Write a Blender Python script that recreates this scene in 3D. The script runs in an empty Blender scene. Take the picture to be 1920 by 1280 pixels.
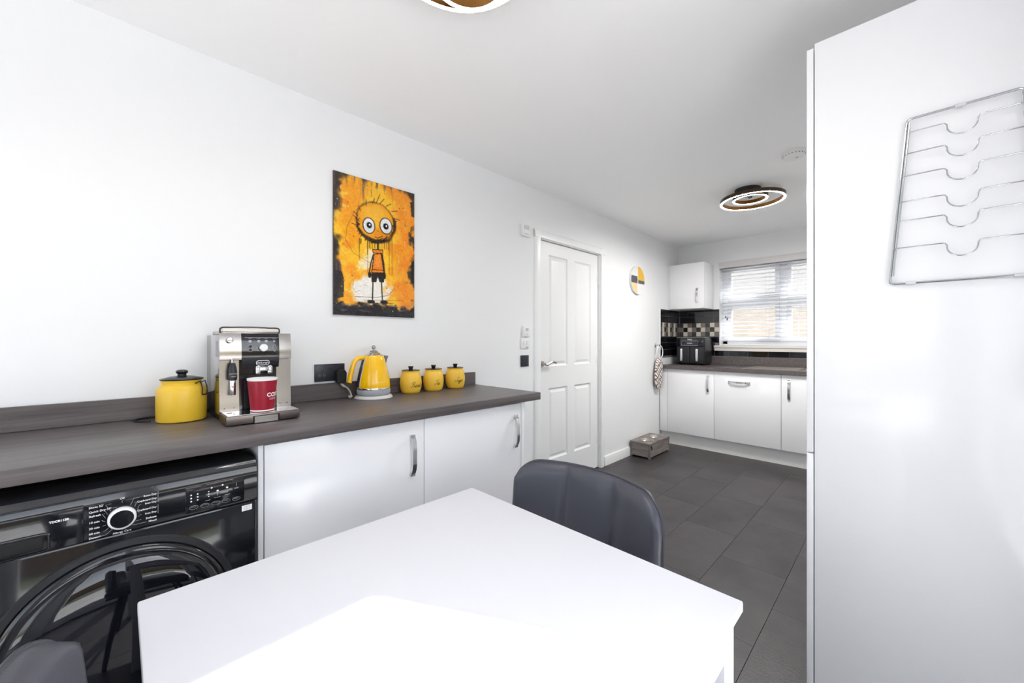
import bpy, bmesh, math, random
import numpy as np
from mathutils import Vector, Matrix

random.seed(7)
S = bpy.context.scene
COL = S.collection
PI = math.pi

# ------------------------------------------------------------------ camera
CAM = Vector((2.05, 0.0, 1.22))
FPX = 735.0                                   # focal length in pixels of a 1920 wide frame
cd = bpy.data.cameras.new('camera')
cd.sensor_width = 36.0
cd.lens = FPX / 1920 * 36
cd.shift_y = -4 / 1920
cd.clip_start = 0.01
cam = bpy.data.objects.new('camera', cd)
COL.objects.link(cam)
cam.location = CAM
cam.rotation_euler = (PI / 2, 0, math.radians(45))
S.camera = cam

# ------------------------------------------------------------------ sky, sun, exposure
SUN = Vector((0.504, 0.284, 0.52)).normalized()      # towards the sun
w = bpy.data.worlds.new('sky')
S.world = w
w.use_nodes = True
nt = w.node_tree
nt.nodes.clear()
sky = nt.nodes.new('ShaderNodeTexSky')
sky.sky_type = 'NISHITA'
sky.sun_disc = False
sky.sun_elevation = math.asin(SUN.z)
sky.sun_rotation = math.atan2(SUN.x, SUN.y)
sky.air_density = 1.0
sky.dust_density = 1.0
sky.ozone_density = 1.0
hsv = nt.nodes.new('ShaderNodeHueSaturation')
hsv.inputs['Saturation'].default_value = 0.4
bg = nt.nodes.new('ShaderNodeBackground')
bg.inputs['Strength'].default_value = 0.42
wo = nt.nodes.new('ShaderNodeOutputWorld')
nt.links.new(sky.outputs[0], hsv.inputs['Color'])
nt.links.new(hsv.outputs[0], bg.inputs['Color'])
nt.links.new(bg.outputs[0], wo.inputs['Surface'])

sl = bpy.data.lights.new('sun', 'SUN')
sl.energy = 14.0
sl.angle = math.radians(0.9)
sl.color = (1.0, 0.985, 0.97)
so = bpy.data.objects.new('sun', sl)
COL.objects.link(so)
so.location = (6, 4, 9)
so.rotation_euler = SUN.to_track_quat('Z', 'Y').to_euler()

S.view_settings.view_transform = 'Standard'
S.view_settings.look = 'None'
S.view_settings.gamma = 1.0
S.view_settings.use_curve_mapping = False
S.view_settings.exposure = 0.40
LAMP_TABLE = 48.0                                # radiance of the diffusers of the lamp above the table
LAMP_FAR = 330.0                                 # and of the brighter-set lamp in the kitchen end

# ------------------------------------------------------------------ material helpers
def lin(c):
    if isinstance(c, str):
        c = tuple(int(c[i:i + 2], 16) / 255 for i in (0, 2, 4))
    return tuple(x / 12.92 if x <= 0.04045 else ((x + 0.055) / 1.055) ** 2.4 for x in c)

class NT:
    def __init__(s, name):
        s.m = bpy.data.materials.new(name)
        s.m.use_nodes = True
        s.t = s.m.node_tree
        s.b = s.t.nodes['Principled BSDF']
    def n(s, kind, **kw):
        nd = s.t.nodes.new('ShaderNode' + kind)
        for k, v in kw.items():
            setattr(nd, k, v)
        return nd
    def l(s, a, b):
        s.t.links.new(a, b)
    def set(s, **kw):
        for k, v in kw.items():
            k = k.replace('_', ' ')
            if k == 'Base Color' or k == 'Emission Color':
                v = (*lin(v), 1)
            s.b.inputs[k].default_value = v
    def math(s, op, a, b=None):
        nd = s.n('Math', operation=op)
        for i, x in enumerate((a, b)):
            if x is None:
                continue
            if isinstance(x, (int, float)):
                nd.inputs[i].default_value = x
            else:
                s.l(x, nd.inputs[i])
        return nd.outputs[0]

def M(name, col, rough=0.5, metal=0.0, spec=0.5, coat=0.0, bump=None, var=None, emit=None):
    """col sRGB; var=(scale xyz, amount) colour mottling; bump=(scale, strength)"""
    t = NT(name)
    t.set(Base_Color=col, Roughness=rough, Metallic=metal, Specular_IOR_Level=spec, Coat_Weight=coat)
    if coat:
        t.set(Coat_Roughness=0.03)
    if var or bump:
        tc = t.n('TexCoord')
    if var:
        mp = t.n('Mapping')
        mp.inputs['Scale'].default_value = var[0]
        nz = t.n('TexNoise')
        nz.inputs['Scale'].default_value = 1.0
        nz.inputs['Detail'].default_value = 6
        nz.inputs['Roughness'].default_value = 0.65
        t.l(tc.outputs['Object'], mp.inputs[0])
        t.l(mp.outputs[0], nz.inputs['Vector'])
        rp = t.n('ValToRGB')
        c = lin(col)
        a = var[1]
        rp.color_ramp.elements[0].position = 0.3
        rp.color_ramp.elements[1].position = 0.7
        rp.color_ramp.elements[0].color = (*(x * (1 - a) for x in c), 1)
        rp.color_ramp.elements[1].color = (*(min(1, x * (1 + a)) for x in c), 1)
        t.l(nz.outputs[0], rp.inputs[0])
        t.l(rp.outputs[0], t.b.inputs['Base Color'])
    if bump:
        nb = t.n('TexNoise')
        nb.inputs['Scale'].default_value = bump[0]
        nb.inputs['Detail'].default_value = 4
        t.l(tc.outputs['Object'], nb.inputs['Vector'])
        bp = t.n('Bump')
        bp.inputs['Strength'].default_value = bump[1]
        bp.inputs['Distance'].default_value = 0.002
        t.l(nb.outputs[0], bp.inputs['Height'])
        t.l(bp.outputs[0], t.b.inputs['Normal'])
    if emit:
        t.set(Emission_Color=emit[0], Emission_Strength=emit[1])
    return t.m

def glass_mat(name, tint=(1, 1, 1), refl=0.06, rough=0.0):
    t = NT(name)
    t.t.nodes.remove(t.b)
    tr = t.n('BsdfTransparent')
    tr.inputs[0].default_value = (*tint, 1)
    gl = t.n('BsdfGlossy')
    gl.inputs['Roughness'].default_value = rough
    fr = t.n('Fresnel')
    ge = t.n('NewGeometry')
    ior = t.n('MapRange')                          # the same reflectance on both faces of the thin pane
    ior.inputs['To Min'].default_value = 1.45
    ior.inputs['To Max'].default_value = 1 / 1.45
    t.l(ge.outputs['Backfacing'], ior.inputs['Value'])
    t.l(ior.outputs[0], fr.inputs[0])
    mx = t.n('MixShader')
    t.l(fr.outputs[0], mx.inputs[0])
    t.l(tr.outputs[0], mx.inputs[1])
    t.l(gl.outputs[0], mx.inputs[2])
    t.l(mx.outputs[0], t.t.nodes['Material Output'].inputs[0])
    return t.m

wall_m = M('wall_paint', 'f1f2f3', 0.85, bump=(220, 0.05))
ceil_m = M('ceiling_paint', 'fdfdfd', 0.9, bump=(160, 0.06))
trim_m = M('white_gloss_trim', 'f3f4f4', 0.3)
door_m = M('white_door_paint', 'eff0f0', 0.38)
gloss_m = M('white_gloss_unit', 'f4f4f6', 0.12, spec=0.5)
unit_m = M('unit_carcass', 'eeeef0', 0.4)
far_gloss_m = gloss_m
plinth_m = M('white_plinth', 'ecebea', 0.35)
table_m = M('white_table_lacquer', 'dedee3', 0.55, spec=0.25)
chrome_m = M('chrome', 'd8d8da', 0.12, metal=1.0)
steel_m = M('brushed_steel', 'b9b2ab', 0.3, metal=1.0)
cm_steel_m = M('coffee_machine_steel', 'a8a29d', 0.2, metal=1.0)
steel_dark_m = M('bronzed_steel', '7a716d', 0.34, metal=1.0)
wire_m = M('wire_chrome', 'b9bbbd', 0.2, metal=1.0)
black_gloss_m = M('black_gloss_plastic', '17181d', 0.09, spec=0.5, coat=0.3)
black_m = M('black_plastic', '17181b', 0.35)
matt_black_m = M('matt_black', '1b1b20', 0.6)
dark_m = M('dark_void', '0b0b0d', 0.7)
white_pl_m = M('white_plastic', 'efefee', 0.4)
print_m = M('white_print', 'f4f4f4', 0.5)
print_grey_m = M('grey_print', 'b6b7bb', 0.5)
red_m = M('red_card', '9c0427', 0.35)
cup_in_m = M('cup_white_card', 'f1efec', 0.5)
yellow_m = M('yellow_enamel', 'efc437', 0.32)
yellow2_m = M('yellow_ceramic', 'f6c640', 0.38)
kettle_m = M('kettle_yellow', 'ffc505', 0.14, coat=0.3)
lid_m = M('black_enamel', '1c1a1d', 0.25)
kgrey_m = M('kettle_grey_plastic', 'b4b7bf', 0.35)
cable_grey_m = M('grey_cable', 'b9b3ab', 0.5)
leather_m = M('dark_leather', '484952', 0.34, bump=(420, 0.12))
leather_b_m = M('dark_leather_piping', '3c3c44', 0.35)
sock_black_m = M('black_socket_plate', '23242f', 0.3)
bronze_m = M('lamp_dark_bronze', '4a3a2e', 0.35, metal=0.6)
gold_m = M('lamp_gold_inner', 'b98346', 0.3, metal=0.8)
lamp_black_m = M('lamp_black', '1d1e22', 0.4)
led_m = M('led_diffuser', 'fff6e6', 0.6, emit=('fffdfa', LAMP_TABLE))
led_far_m = M('led_diffuser_far', 'fff6e6', 0.6, emit=('fffdfa', LAMP_FAR))
slat_m = M('blind_slat_white', 'eceef1', 0.4)
upvc_m = M('white_upvc', 'eef0f4', 0.3)
glass_m = glass_mat('window_glass')
grout_m = M('grout', '76747a', 0.9)
stone_sill_m = M('sill_paint', 'e7e3de', 0.4)
crate_m = M('grey_washed_wood', '837a76', 0.6, var=((6, 6, 45), 0.35), bump=(60, 0.2))
crate_d_m = M('grey_washed_wood_edge', '6d6a69', 0.6, var=((6, 6, 45), 0.3))
iron_m = M('black_iron', '26262a', 0.5, metal=0.5)
paving_m = M('garden_paving', 'dddbd9', 0.8, var=((1.5, 1.5, 1.5), 0.15))
lawn_m = M('lawn_green', '6c7558', 0.9, var=((4, 4, 4), 0.3), bump=(30, 0.6))
fence_m = M('fence_timber', '8a6a4a', 0.8, var=((3, 3, 20), 0.25))
render_m = M('cream_render', 'c2c0bc', 0.9, var=((8, 8, 8), 0.06), bump=(60, 0.3))
bwall_m = M('sandstone_wall', 'b3a89a', 0.9, var=((5, 5, 9), 0.18), bump=(40, 0.4))

def worktop_material():
    t = NT('worktop_grey_oak_laminate')
    tc = t.n('TexCoord')
    mp = t.n('Mapping')
    mp.inputs['Scale'].default_value = (42, 2.2, 60)
    nz = t.n('TexNoise')
    nz.inputs['Scale'].default_value = 1.0
    nz.inputs['Detail'].default_value = 8
    nz.inputs['Roughness'].default_value = 0.7
    nz.inputs['Distortion'].default_value = 0.6
    t.l(tc.outputs['Object'], mp.inputs[0])
    t.l(mp.outputs[0], nz.inputs['Vector'])
    rp = t.n('ValToRGB')
    rp.color_ramp.elements[0].position = 0.32
    rp.color_ramp.elements[1].position = 0.72
    rp.color_ramp.elements[0].color = (*lin('4b4545'), 1)
    rp.color_ramp.elements[1].color = (*lin('716968'), 1)
    t.l(nz.outputs[0], rp.inputs[0])
    t.l(rp.outputs[0], t.b.inputs['Base Color'])
    t.set(Roughness=0.38, Specular_IOR_Level=0.5)
    bp = t.n('Bump')
    bp.inputs['Strength'].default_value = 0.12
    bp.inputs['Distance'].default_value = 0.001
    t.l(nz.outputs[0], bp.inputs['Height'])
    t.l(bp.outputs[0], t.b.inputs['Normal'])
    return t.m
worktop_m = worktop_material()

def tile_material(name, c0, c1, rough, scale, bump, spread):
    """mottled stone-look tile whose tone differs from tile to tile"""
    t = NT(name)
    geo = t.n('NewGeometry')
    oi = t.n('ObjectInfo')
    nz = t.n('TexNoise')
    nz.inputs['Scale'].default_value = scale
    nz.inputs['Detail'].default_value = 8
    nz.inputs['Roughness'].default_value = 0.68
    nz.inputs['Distortion'].default_value = 0.4
    off = t.n('VectorMath', operation='SCALE')
    off.inputs['Scale'].default_value = 1.0
    cmb = t.n('CombineXYZ')
    t.l(t.math('MULTIPLY', oi.outputs['Random'], 37.0), cmb.inputs[0])
    add = t.n('VectorMath', operation='ADD')
    t.l(geo.outputs['Position'], add.inputs[0])
    t.l(cmb.outputs[0], add.inputs[1])
    t.l(add.outputs[0], nz.inputs['Vector'])
    f = t.math('ADD', nz.outputs[0], t.math('MULTIPLY', t.math('SUBTRACT', oi.outputs['Random'], 0.5), spread))
    rp = t.n('ValToRGB')
    rp.color_ramp.elements[0].position = 0.3
    rp.color_ramp.elements[1].position = 0.72
    rp.color_ramp.elements[0].color = (*lin(c0), 1)
    rp.color_ramp.elements[1].color = (*lin(c1), 1)
    t.l(f, rp.inputs[0])
    t.l(rp.outputs[0], t.b.inputs['Base Color'])
    t.set(Roughness=rough)
    fine = t.n('TexNoise')
    fine.inputs['Scale'].default_value = 90
    fine.inputs['Detail'].default_value = 3
    t.l(geo.outputs['Position'], fine.inputs['Vector'])
    bp = t.n('Bump')
    bp.inputs['Strength'].default_value = bump
    bp.inputs['Distance'].default_value = 0.002
    t.l(fine.outputs[0], bp.inputs['Height'])
    t.l(bp.outputs[0], t.b.inputs['Normal'])
    return t.m
floor_tile_m = tile_material('slate_vinyl_tile', '2c292a', '494445', 0.42, 3.2, 0.35, 0.12)
metro_m = M('black_metro_tile', '15151b', 0.08, spec=0.6)
mosaic_ms = [M('mosaic_cream', 'c9c4b4', 0.25, bump=(90, 0.2)), M('mosaic_taupe', '7a6b64', 0.2),
             M('mosaic_black', '17171b', 0.08), M('mosaic_brown_grey', '6e6863', 0.2), M('mosaic_charcoal', '38353a', 0.12)]

def towel_material():
    t = NT('checked_tea_towel')
    tc = t.n('TexCoord')
    sp = t.n('SeparateXYZ')
    t.l(tc.outputs['Object'], sp.inputs[0])
    y, z = sp.outputs[1], sp.outputs[2]
    a = t.math('ADD', t.math('MULTIPLY', y, 1.0), t.math('MULTIPLY', z, 0.72))
    b = t.math('SUBTRACT', t.math('MULTIPLY', y, 1.0), t.math('MULTIPLY', z, 0.72))
    def lines(x, off):
        fr = t.math('FRACT', t.math('ADD', t.math('MULTIPLY', x, 15.0), off))
        return t.math('LESS_THAN', fr, 0.15)
    def mix(base, fac, col):
        m = t.n('MixRGB')
        t.l(fac, m.inputs[0])
        if isinstance(base, tuple):
            m.inputs[1].default_value = base
        else:
            t.l(base, m.inputs[1])
        m.inputs[2].default_value = col
        return m.outputs[0]
    c = mix((*lin('e9e1dc'), 1), lines(a, 0.15), (*lin('8a5a3c'), 1))
    c = mix(c, lines(b, 0.55), (*lin('2c2a30'), 1))
    c = mix(c, lines(a, 0.65), (*lin('34323a'), 1))
    t.l(c, t.b.inputs['Base Color'])
    t.set(Roughness=0.9)
    return t.m
towel_m = towel_material()

# ------------------------------------------------------------------ mesh helpers
def new():
    return bmesh.new()

def merge(bm, tmp, mat4=None):
    if mat4 is not None:
        bmesh.ops.transform(tmp, matrix=mat4, verts=tmp.verts)
    vm = {}
    for v in tmp.verts:
        vm[v] = bm.verts.new(v.co)
    for f in tmp.faces:
        try:
            bm.faces.new([vm[v] for v in f.verts])
        except ValueError:
            pass
    tmp.free()

def box(bm, x0, x1, y0, y1, z0, z1, r=0.0, seg=2, mat4=None):
    t = bmesh.new()
    vs = [t.verts.new((x, y, z)) for x in (x0, x1) for y in (y0, y1) for z in (z0, z1)]
    for q in ((0, 1, 3, 2), (4, 6, 7, 5), (0, 4, 5, 1), (2, 3, 7, 6), (0, 2, 6, 4), (1, 5, 7, 3)):
        t.faces.new([vs[i] for i in q])
    if r > 0:
        r = min(r, abs(x1 - x0) * .49, abs(y1 - y0) * .49, abs(z1 - z0) * .49)
        bmesh.ops.bevel(t, geom=list(t.edges), offset=r, segments=seg, profile=0.5, affect='EDGES')
    merge(bm, t, mat4)
    return bm

def B(*a, **k):
    return box(new(), *a, **k)

def lathe(bm, prof, n=40, mat4=None, cap=True):
    """prof: list of (r, z), revolved about z"""
    t = bmesh.new()
    rings = []
    for r, z in prof:
        if r < 1e-6:
            rings.append([t.verts.new((0, 0, z))])
        else:
            rings.append([t.verts.new((r * math.cos(2 * PI * i / n), r * math.sin(2 * PI * i / n), z)) for i in range(n)])
    for a, b in zip(rings, rings[1:]):
        for i in range(n):
            j = (i + 1) % n
            if len(a) == 1 and len(b) == 1:
                continue
            if len(a) == 1:
                t.faces.new((a[0], b[j], b[i]))
            elif len(b) == 1:
                t.faces.new((a[i], a[j], b[0]))
            else:
                t.faces.new((a[i], a[j], b[j], b[i]))
    if cap:
        for rg, rev in ((rings[0], True), (rings[-1], False)):
            if len(rg) > 1:
                t.faces.new(rg[::-1] if rev else rg)
    merge(bm, t, mat4)
    return bm

def tube(bm, pts, r, n=8, closed=False, sec=None, mat4=None):
    """sweep a circle (or the 2D section sec) along a polyline"""
    t = bmesh.new()
    P = [Vector(p) for p in pts]
    m = len(P)
    T = []
    for i in range(m):
        a = P[(i - 1) % m] if (closed or i > 0) else P[0]
        b = P[(i + 1) % m] if (closed or i < m - 1) else P[-1]
        T.append((b - a).normalized())
    up = Vector((0, 0, 1)) if abs(T[0].z) < 0.9 else Vector((1, 0, 0))
    nrm = (up - T[0] * up.dot(T[0])).normalized()
    if sec is None:
        sec = [(math.cos(2 * PI * k / n), math.sin(2 * PI * k / n)) for k in range(n)]
    rings = []
    for i in range(m):
        nrm = (nrm - T[i] * nrm.dot(T[i])).normalized()
        bi = T[i].cross(nrm)
        rr = r[i] if isinstance(r, (list, tuple)) else r
        rings.append([t.verts.new(P[i] + nrm * (c * rr) + bi * (s * rr)) for c, s in sec])
    k = len(sec)
    for i in range(m if closed else m - 1):
        a, b = rings[i], rings[(i + 1) % m]
        for j in range(k):
            t.faces.new((a[j], a[(j + 1) % k], b[(j + 1) % k], b[j]))
    if not closed:
        t.faces.new(rings[0][::-1])
        t.faces.new(rings[-1])
    bmesh.ops.recalc_face_normals(t, faces=t.faces)
    merge(bm, t, mat4)
    return bm

def catmull(pts, k=8, closed=False):
    P = [Vector(p) for p in pts]
    n = len(P)
    out = []
    for i in range(n if closed else n - 1):
        p0 = P[(i - 1) % n] if (closed or i > 0) else P[0]
        p1, p2 = P[i], P[(i + 1) % n]
        p3 = P[(i + 2) % n] if (closed or i + 2 < n) else P[-1]
        for j in range(k):
            u = j / k
            out.append(0.5 * ((2 * p1) + (p2 - p0) * u + (2 * p0 - 5 * p1 + 4 * p2 - p3) * u * u + (3 * p1 - p0 - 3 * p2 + p3) * u ** 3))
    if not closed:
        out.append(P[-1])
    return out

def prism(bm, poly, a0, a1, axis='y', mat4=None):
    """extrude a 2D polygon; axis y: poly is (x,z); axis x: (y,z); axis z: (x,y)"""
    f = {'y': lambda p, a: (p[0], a, p[1]), 'x': lambda p, a: (a, p[0], p[1]), 'z': lambda p, a: (p[0], p[1], a)}[axis]
    t = bmesh.new()
    A = [t.verts.new(f(p, a0)) for p in poly]
    C = [t.verts.new(f(p, a1)) for p in poly]
    n = len(poly)
    t.faces.new(A)
    t.faces.new(C[::-1])
    for i in range(n):
        j = (i + 1) % n
        t.faces.new((A[i], C[i], C[j], A[j]))
    bmesh.ops.recalc_face_normals(t, faces=t.faces)
    merge(bm, t, mat4)
    return bm

def strokes2d(strokes, w, f):
    """flat ribbons along 2D polylines, placed in space by f(a, b)"""
    bm = new()
    for st in strokes:
        P = [Vector((p[0], p[1])) for p in st]
        prev = None
        for i, p in enumerate(P):
            d = (P[min(i + 1, len(P) - 1)] - P[max(i - 1, 0)])
            d = d.normalized() if d.length > 1e-9 else Vector((1, 0))
            nn = Vector((-d.y, d.x)) * w * 0.5
            cur = (bm.verts.new(f(*(p + nn))), bm.verts.new(f(*(p - nn))))
            if prev:
                bm.faces.new((prev[0], prev[1], cur[1], cur[0]))
            prev = cur
    return bm

TXT = {}
def text2d(s, size, align='LEFT', bold=0.0):
    """vertices and faces of a line of lettering in the plane"""
    cu = bpy.data.curves.new('lettering', 'FONT')
    cu.body = s
    cu.size = size
    cu.align_x = align
    cu.resolution_u = 3
    cu.offset = bold
    ob = bpy.data.objects.new('lettering', cu)
    COL.objects.link(ob)
    bpy.context.view_layer.update()
    me = bpy.data.meshes.new_from_object(ob.evaluated_get(bpy.context.evaluated_depsgraph_get()))
    vs = [(v.co.x, v.co.y) for v in me.vertices]
    fs = [tuple(p.vertices) for p in me.polygons]
    bpy.data.objects.remove(ob)
    bpy.data.curves.remove(cu)
    bpy.data.meshes.remove(me)
    return vs, fs

def add_text(bm, s, size, f, align='LEFT', bold=0.0):
    vs, fs = text2d(s, size, align, bold)
    V = [bm.verts.new(f(a, b)) for a, b in vs]
    for q in fs:
        try:
            bm.faces.new([V[i] for i in q])
        except ValueError:
            pass
    return bm

def mesh_of(name, bm, mat, sharp=35):
    me = bpy.data.meshes.new(name)
    for f in bm.faces:
        f.smooth = True
    bm.to_mesh(me)
    bm.free()
    me.set_sharp_from_angle(angle=math.radians(sharp))
    me.materials.append(mat)
    return me

def tag(o, label=None, cat=None, group=None, kind=None):
    for k, v in (('label', label), ('category', cat), ('group', group), ('kind', kind)):
        if v:
            o[k] = v
    return o

def thing(name, label, cat, loc=(0, 0, 0), rz=0.0, group=None):
    o = bpy.data.objects.new(name, None)
    o.empty_display_size = 0.05
    COL.objects.link(o)
    o.location = loc
    o.rotation_euler = (0, 0, rz)
    return tag(o, label, cat, group)

def root_of(o):
    while o.parent:
        o = o.parent
    return o

def part(name, bm, mat, parent, local=False, label=None, sharp=35):
    """one mesh object under parent; bm is in world coordinates unless local"""
    if not local:
        off = -root_of(parent).location
        bmesh.ops.translate(bm, vec=off, verts=bm.verts)
    o = bpy.data.objects.new(name, mesh_of(name, bm, mat, sharp))
    COL.objects.link(o)
    o.parent = parent
    if label:
        o['label'] = label
    return o

def solo(name, bm, mat, label, cat, group=None, kind=None, sharp=35):
    """a top-level thing that is one mesh, its origin under its middle"""
    xs = [v.co for v in bm.verts]
    c = Vector(((min(p.x for p in xs) + max(p.x for p in xs)) / 2, (min(p.y for p in xs) + max(p.y for p in xs)) / 2, min(p.z for p in xs)))
    bmesh.ops.translate(bm, vec=-c, verts=bm.verts)
    o = bpy.data.objects.new(name, mesh_of(name, bm, mat, sharp))
    COL.objects.link(o)
    o.location = c
    return tag(o, label, cat, group, kind)

def struct(name, bm, mat, label=None, cat=None, parent=None):
    o = bpy.data.objects.new(name, mesh_of(name, bm, mat))
    COL.objects.link(o)
    if parent:
        o.parent = parent
    else:
        tag(o, label, cat, kind='structure')
    return o

def inst(name, me, loc, parent=None):
    o = bpy.data.objects.new(name, me)
    COL.objects.link(o)
    o.location = loc
    o.parent = parent
    return o

TX = Matrix.Rotation(PI / 2, 4, 'Y')             # z axis -> +x
def at(x, y, z, rot=None):
    m = Matrix.Translation((x, y, z))
    return m @ rot if rot is not None else m

# ------------------------------------------------------------------ the room
XR, Y0, YF, ZC = 2.45, -1.70, 5.083, 2.40         # right wall, back wall, far wall, ceiling
DY0, DY1, DZ = 2.355, 3.235, 2.03                # doorway in the left wall
WX0, WX1, WZ0, WZ1 = 0.485, 1.72, 1.145, 2.13    # window in the far wall
PY0, PY1, PZ = -0.95, 1.143, 2.131                 # glazed patio doors in the right wall

fl = struct('floor', B(-0.1, XR + 0.1, Y0 - 0.1, YF + 0.1, -0.15, -0.004), M('floor_joint', '343234', 0.8), 'floor of dark slate-look vinyl tiles in half bond', 'floor')
TW, TL, GAP = 0.31, 0.615, 0.0010
tile_cache = {}
row0 = 1.317 - 5 * TW
for i in range(9):
    x0 = row0 + i * TW
    x1 = x0 + TW
    x0c, x1c = max(x0, 0.0), min(x1, XR)
    if x1c - x0c < 0.02:
        continue
    joint = 2.396 if i % 2 == 1 else 2.396 + TL / 2
    k0 = math.floor((Y0 - joint) / TL)
    for k in range(k0, k0 + 14):
        y0, y1 = joint + k * TL, joint + (k + 1) * TL
        y0c, y1c = max(y0, Y0), min(y1, YF)
        if y1c - y0c < 0.02:
            continue
        key = (round(x1c - x0c, 4), round(y1c - y0c, 4))
        if key not in tile_cache:
            a, b = key[0] / 2 - GAP / 2, key[1] / 2 - GAP / 2
            tile_cache[key] = mesh_of('tile', B(-a, a, -b, b, -0.004, 0.0, 0.0008, 1), floor_tile_m)
        inst('tile', tile_cache[key], ((x0c + x1c) / 2, (y0c + y1c) / 2, 0), fl)

struct('ceiling', B(-0.1, XR + 0.1, Y0 - 0.1, YF + 0.1, ZC, ZC + 0.15), ceil_m, 'plain white painted ceiling', 'ceiling')

bm = new()
box(bm, -0.16, -0.075, Y0 - 0.1, YF + 0.1, -0.1, ZC + 0.1)
box(bm, -0.075, 0, Y0 - 0.1, DY0, -0.1, ZC + 0.1)
box(bm, -0.075, 0, DY1, YF + 0.1, -0.1, ZC + 0.1)
box(bm, -0.075, 0, DY0, DY1, DZ, ZC + 0.1)
wl = struct('wall_left', bm, wall_m, 'long white wall with picture, sockets and door', 'wall')

bm = new()
TH = 0.26
box(bm, -0.1, WX0, YF, YF + TH, -0.1, ZC + 0.1)
box(bm, WX1, XR + 0.1, YF, YF + TH, -0.1, ZC + 0.1)
box(bm, WX0, WX1, YF, YF + TH, -0.1, WZ0)
box(bm, WX0, WX1, YF, YF + TH, WZ1, ZC + 0.1)
wf = struct('wall_far', bm, wall_m, 'far white wall around the window with black tiles', 'wall')

bm = new()
box(bm, XR, XR + 0.26, Y0 - 0.1, PY0, -0.1, ZC + 0.1)
box(bm, XR, XR + 0.26, PY1, YF + 0.1, -0.1, ZC + 0.1)
box(bm, XR, XR + 0.26, PY0, PY1, PZ, ZC + 0.1)
struct('wall_right', bm, wall_m, 'white wall behind the tall unit with glazed doors', 'wall')
BX0, BX1, BZ0, BZ1 = 0.35, 2.15, 0.20, 2.13      # added window in the back wall, for more daylight
bm = new()
box(bm, -0.1, BX0, Y0 - 0.26, Y0, -0.1, ZC + 0.1)
box(bm, BX1, XR + 0.2, Y0 - 0.26, Y0, -0.1, ZC + 0.1)
box(bm, BX0, BX1, Y0 - 0.26, Y0, -0.1, BZ0)
box(bm, BX0, BX1, Y0 - 0.26, Y0, BZ1, ZC + 0.1)
struct('wall_back', bm, wall_m, 'white wall behind the camera with an added window', 'wall')

# skirting
bm = new()
prof = [(0, 0), (0.016, 0), (0.016, 0.075), (0.010, 0.09), (0, 0.09)]
prism(bm, prof, 3.305, 4.52, 'y')
struct('baseboard_left', bm, trim_m, 'white skirting board on the left wall between door and far units', 'baseboard')
bm = new()
prism(bm, prof, 1.70, 2.285, 'y')
struct('baseboard_door_side', bm, trim_m, 'white skirting board between worktop end and door', 'baseboard')

# door 1: four-panel internal door with architrave
d1 = thing('door_1', 'white four-panel internal door with chrome lever handle', 'door', (0, (DY0 + DY1) / 2, 0))
d1['kind'] = 'structure'
LY0, LY1, LZ = 2.366, 3.224, 2.018
bm = new()
pan = [(2.495, 2.752), (2.850, 3.108)]
zz = [(0.226, 0.817), (0.997, 1.916)]
XB, XF = -0.060, -0.018
ys = [LY0, pan[0][0], pan[0][1], pan[1][0], pan[1][1], LY1]
zs = [0.006, zz[0][0], zz[0][1], zz[1][0], zz[1][1], LZ]
for i in range(5):
    for j in range(5):
        if i in (1, 3) and j in (1, 3):
            continue
        box(bm, XB, XF, ys[i], ys[i + 1], zs[j], zs[j + 1])
part('leaf', bm, door_m, d1)
for y0, y1 in pan:
    for z0, z1 in zz:
        t = new()
        loops = []
        for ins, x in ((0, XF), (0.012, XF - 0.011), (0.020, XF - 0.012), (0.040, XF - 0.004), (0.044, XF - 0.0035)):
            loops.append([t.verts.new(c) for c in ((x, y0 + ins, z0 + ins), (x, y1 - ins, z0 + ins), (x, y1 - ins, z1 - ins), (x, y0 + ins, z1 - ins))])
        for a, b in zip(loops, loops[1:]):
            for k in range(4):
                t.faces.new((a[k], a[(k + 1) % 4], b[(k + 1) % 4], b[k]))
        t.faces.new(loops[-1])
        part('panel', t, door_m, d1, sharp=12)
fr = new()
box(fr, -0.074, 0.004, DY0, LY0 - 0.003, 0, DZ)
box(fr, -0.074, 0.004, LY1 + 0.003, DY1, 0, DZ)
box(fr, -0.074, 0.004, DY0, DY1, LZ + 0.004, DZ)
box(fr, -0.074, -0.062, LY0 - 0.003, LY1 + 0.003, LZ - 0.02, LZ + 0.004)
box(fr, -0.074, -0.062, LY0 - 0.003, LY0 + 0.02, 0, LZ)
box(fr, -0.074, -0.062, LY1 - 0.02, LY1 + 0.003, 0, LZ)
part('door_lining', fr, trim_m, d1)
ar = [(0, 0), (0.018, 0.003), (0.020, 0.012), (0.016, 0.045), (0.013, 0.060), (0.006, 0.068), (0, 0.068)]   # x, distance from opening
a = new()
prism(a, [(p[0], DY0 - 0.002 - p[1] + 0.006) for p in ar], 0.0, DZ + 0.055, 'z')
part('architrave', a, trim_m, d1)
a = new()
prism(a, [(p[0], DY1 + 0.002 + p[1] - 0.006) for p in ar], 0.0, DZ + 0.055, 'z')
part('architrave', a, trim_m, d1)
a = new()
prism(a, [(p[0] + 0.0006, DZ - 0.006 + p[1]) for p in ar], DY0 - 0.064, DY1 + 0.064, 'y')
part('architrave', a, trim_m, d1)
h = part('door_handle', lathe(new(), [(0.026, 0), (0.026, 0.006), (0.023, 0.010), (0.011, 0.011), (0.010, 0.045), (0, 0.045)], 28, at(XF, 2.408, 1.02, TX)), steel_m, d1)
lv = catmull([(XF + 0.042, 2.408, 1.020), (XF + 0.047, 2.425, 1.016), (XF + 0.048, 2.45, 1.026), (XF + 0.048, 2.49, 1.036), (XF + 0.046, 2.535, 1.026)], 6)
part('lever', tube(new(), lv, [0.0095] * 6 + [0.010] * (len(lv) - 12) + [0.0085] * 6, 10), steel_m, h)
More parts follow.
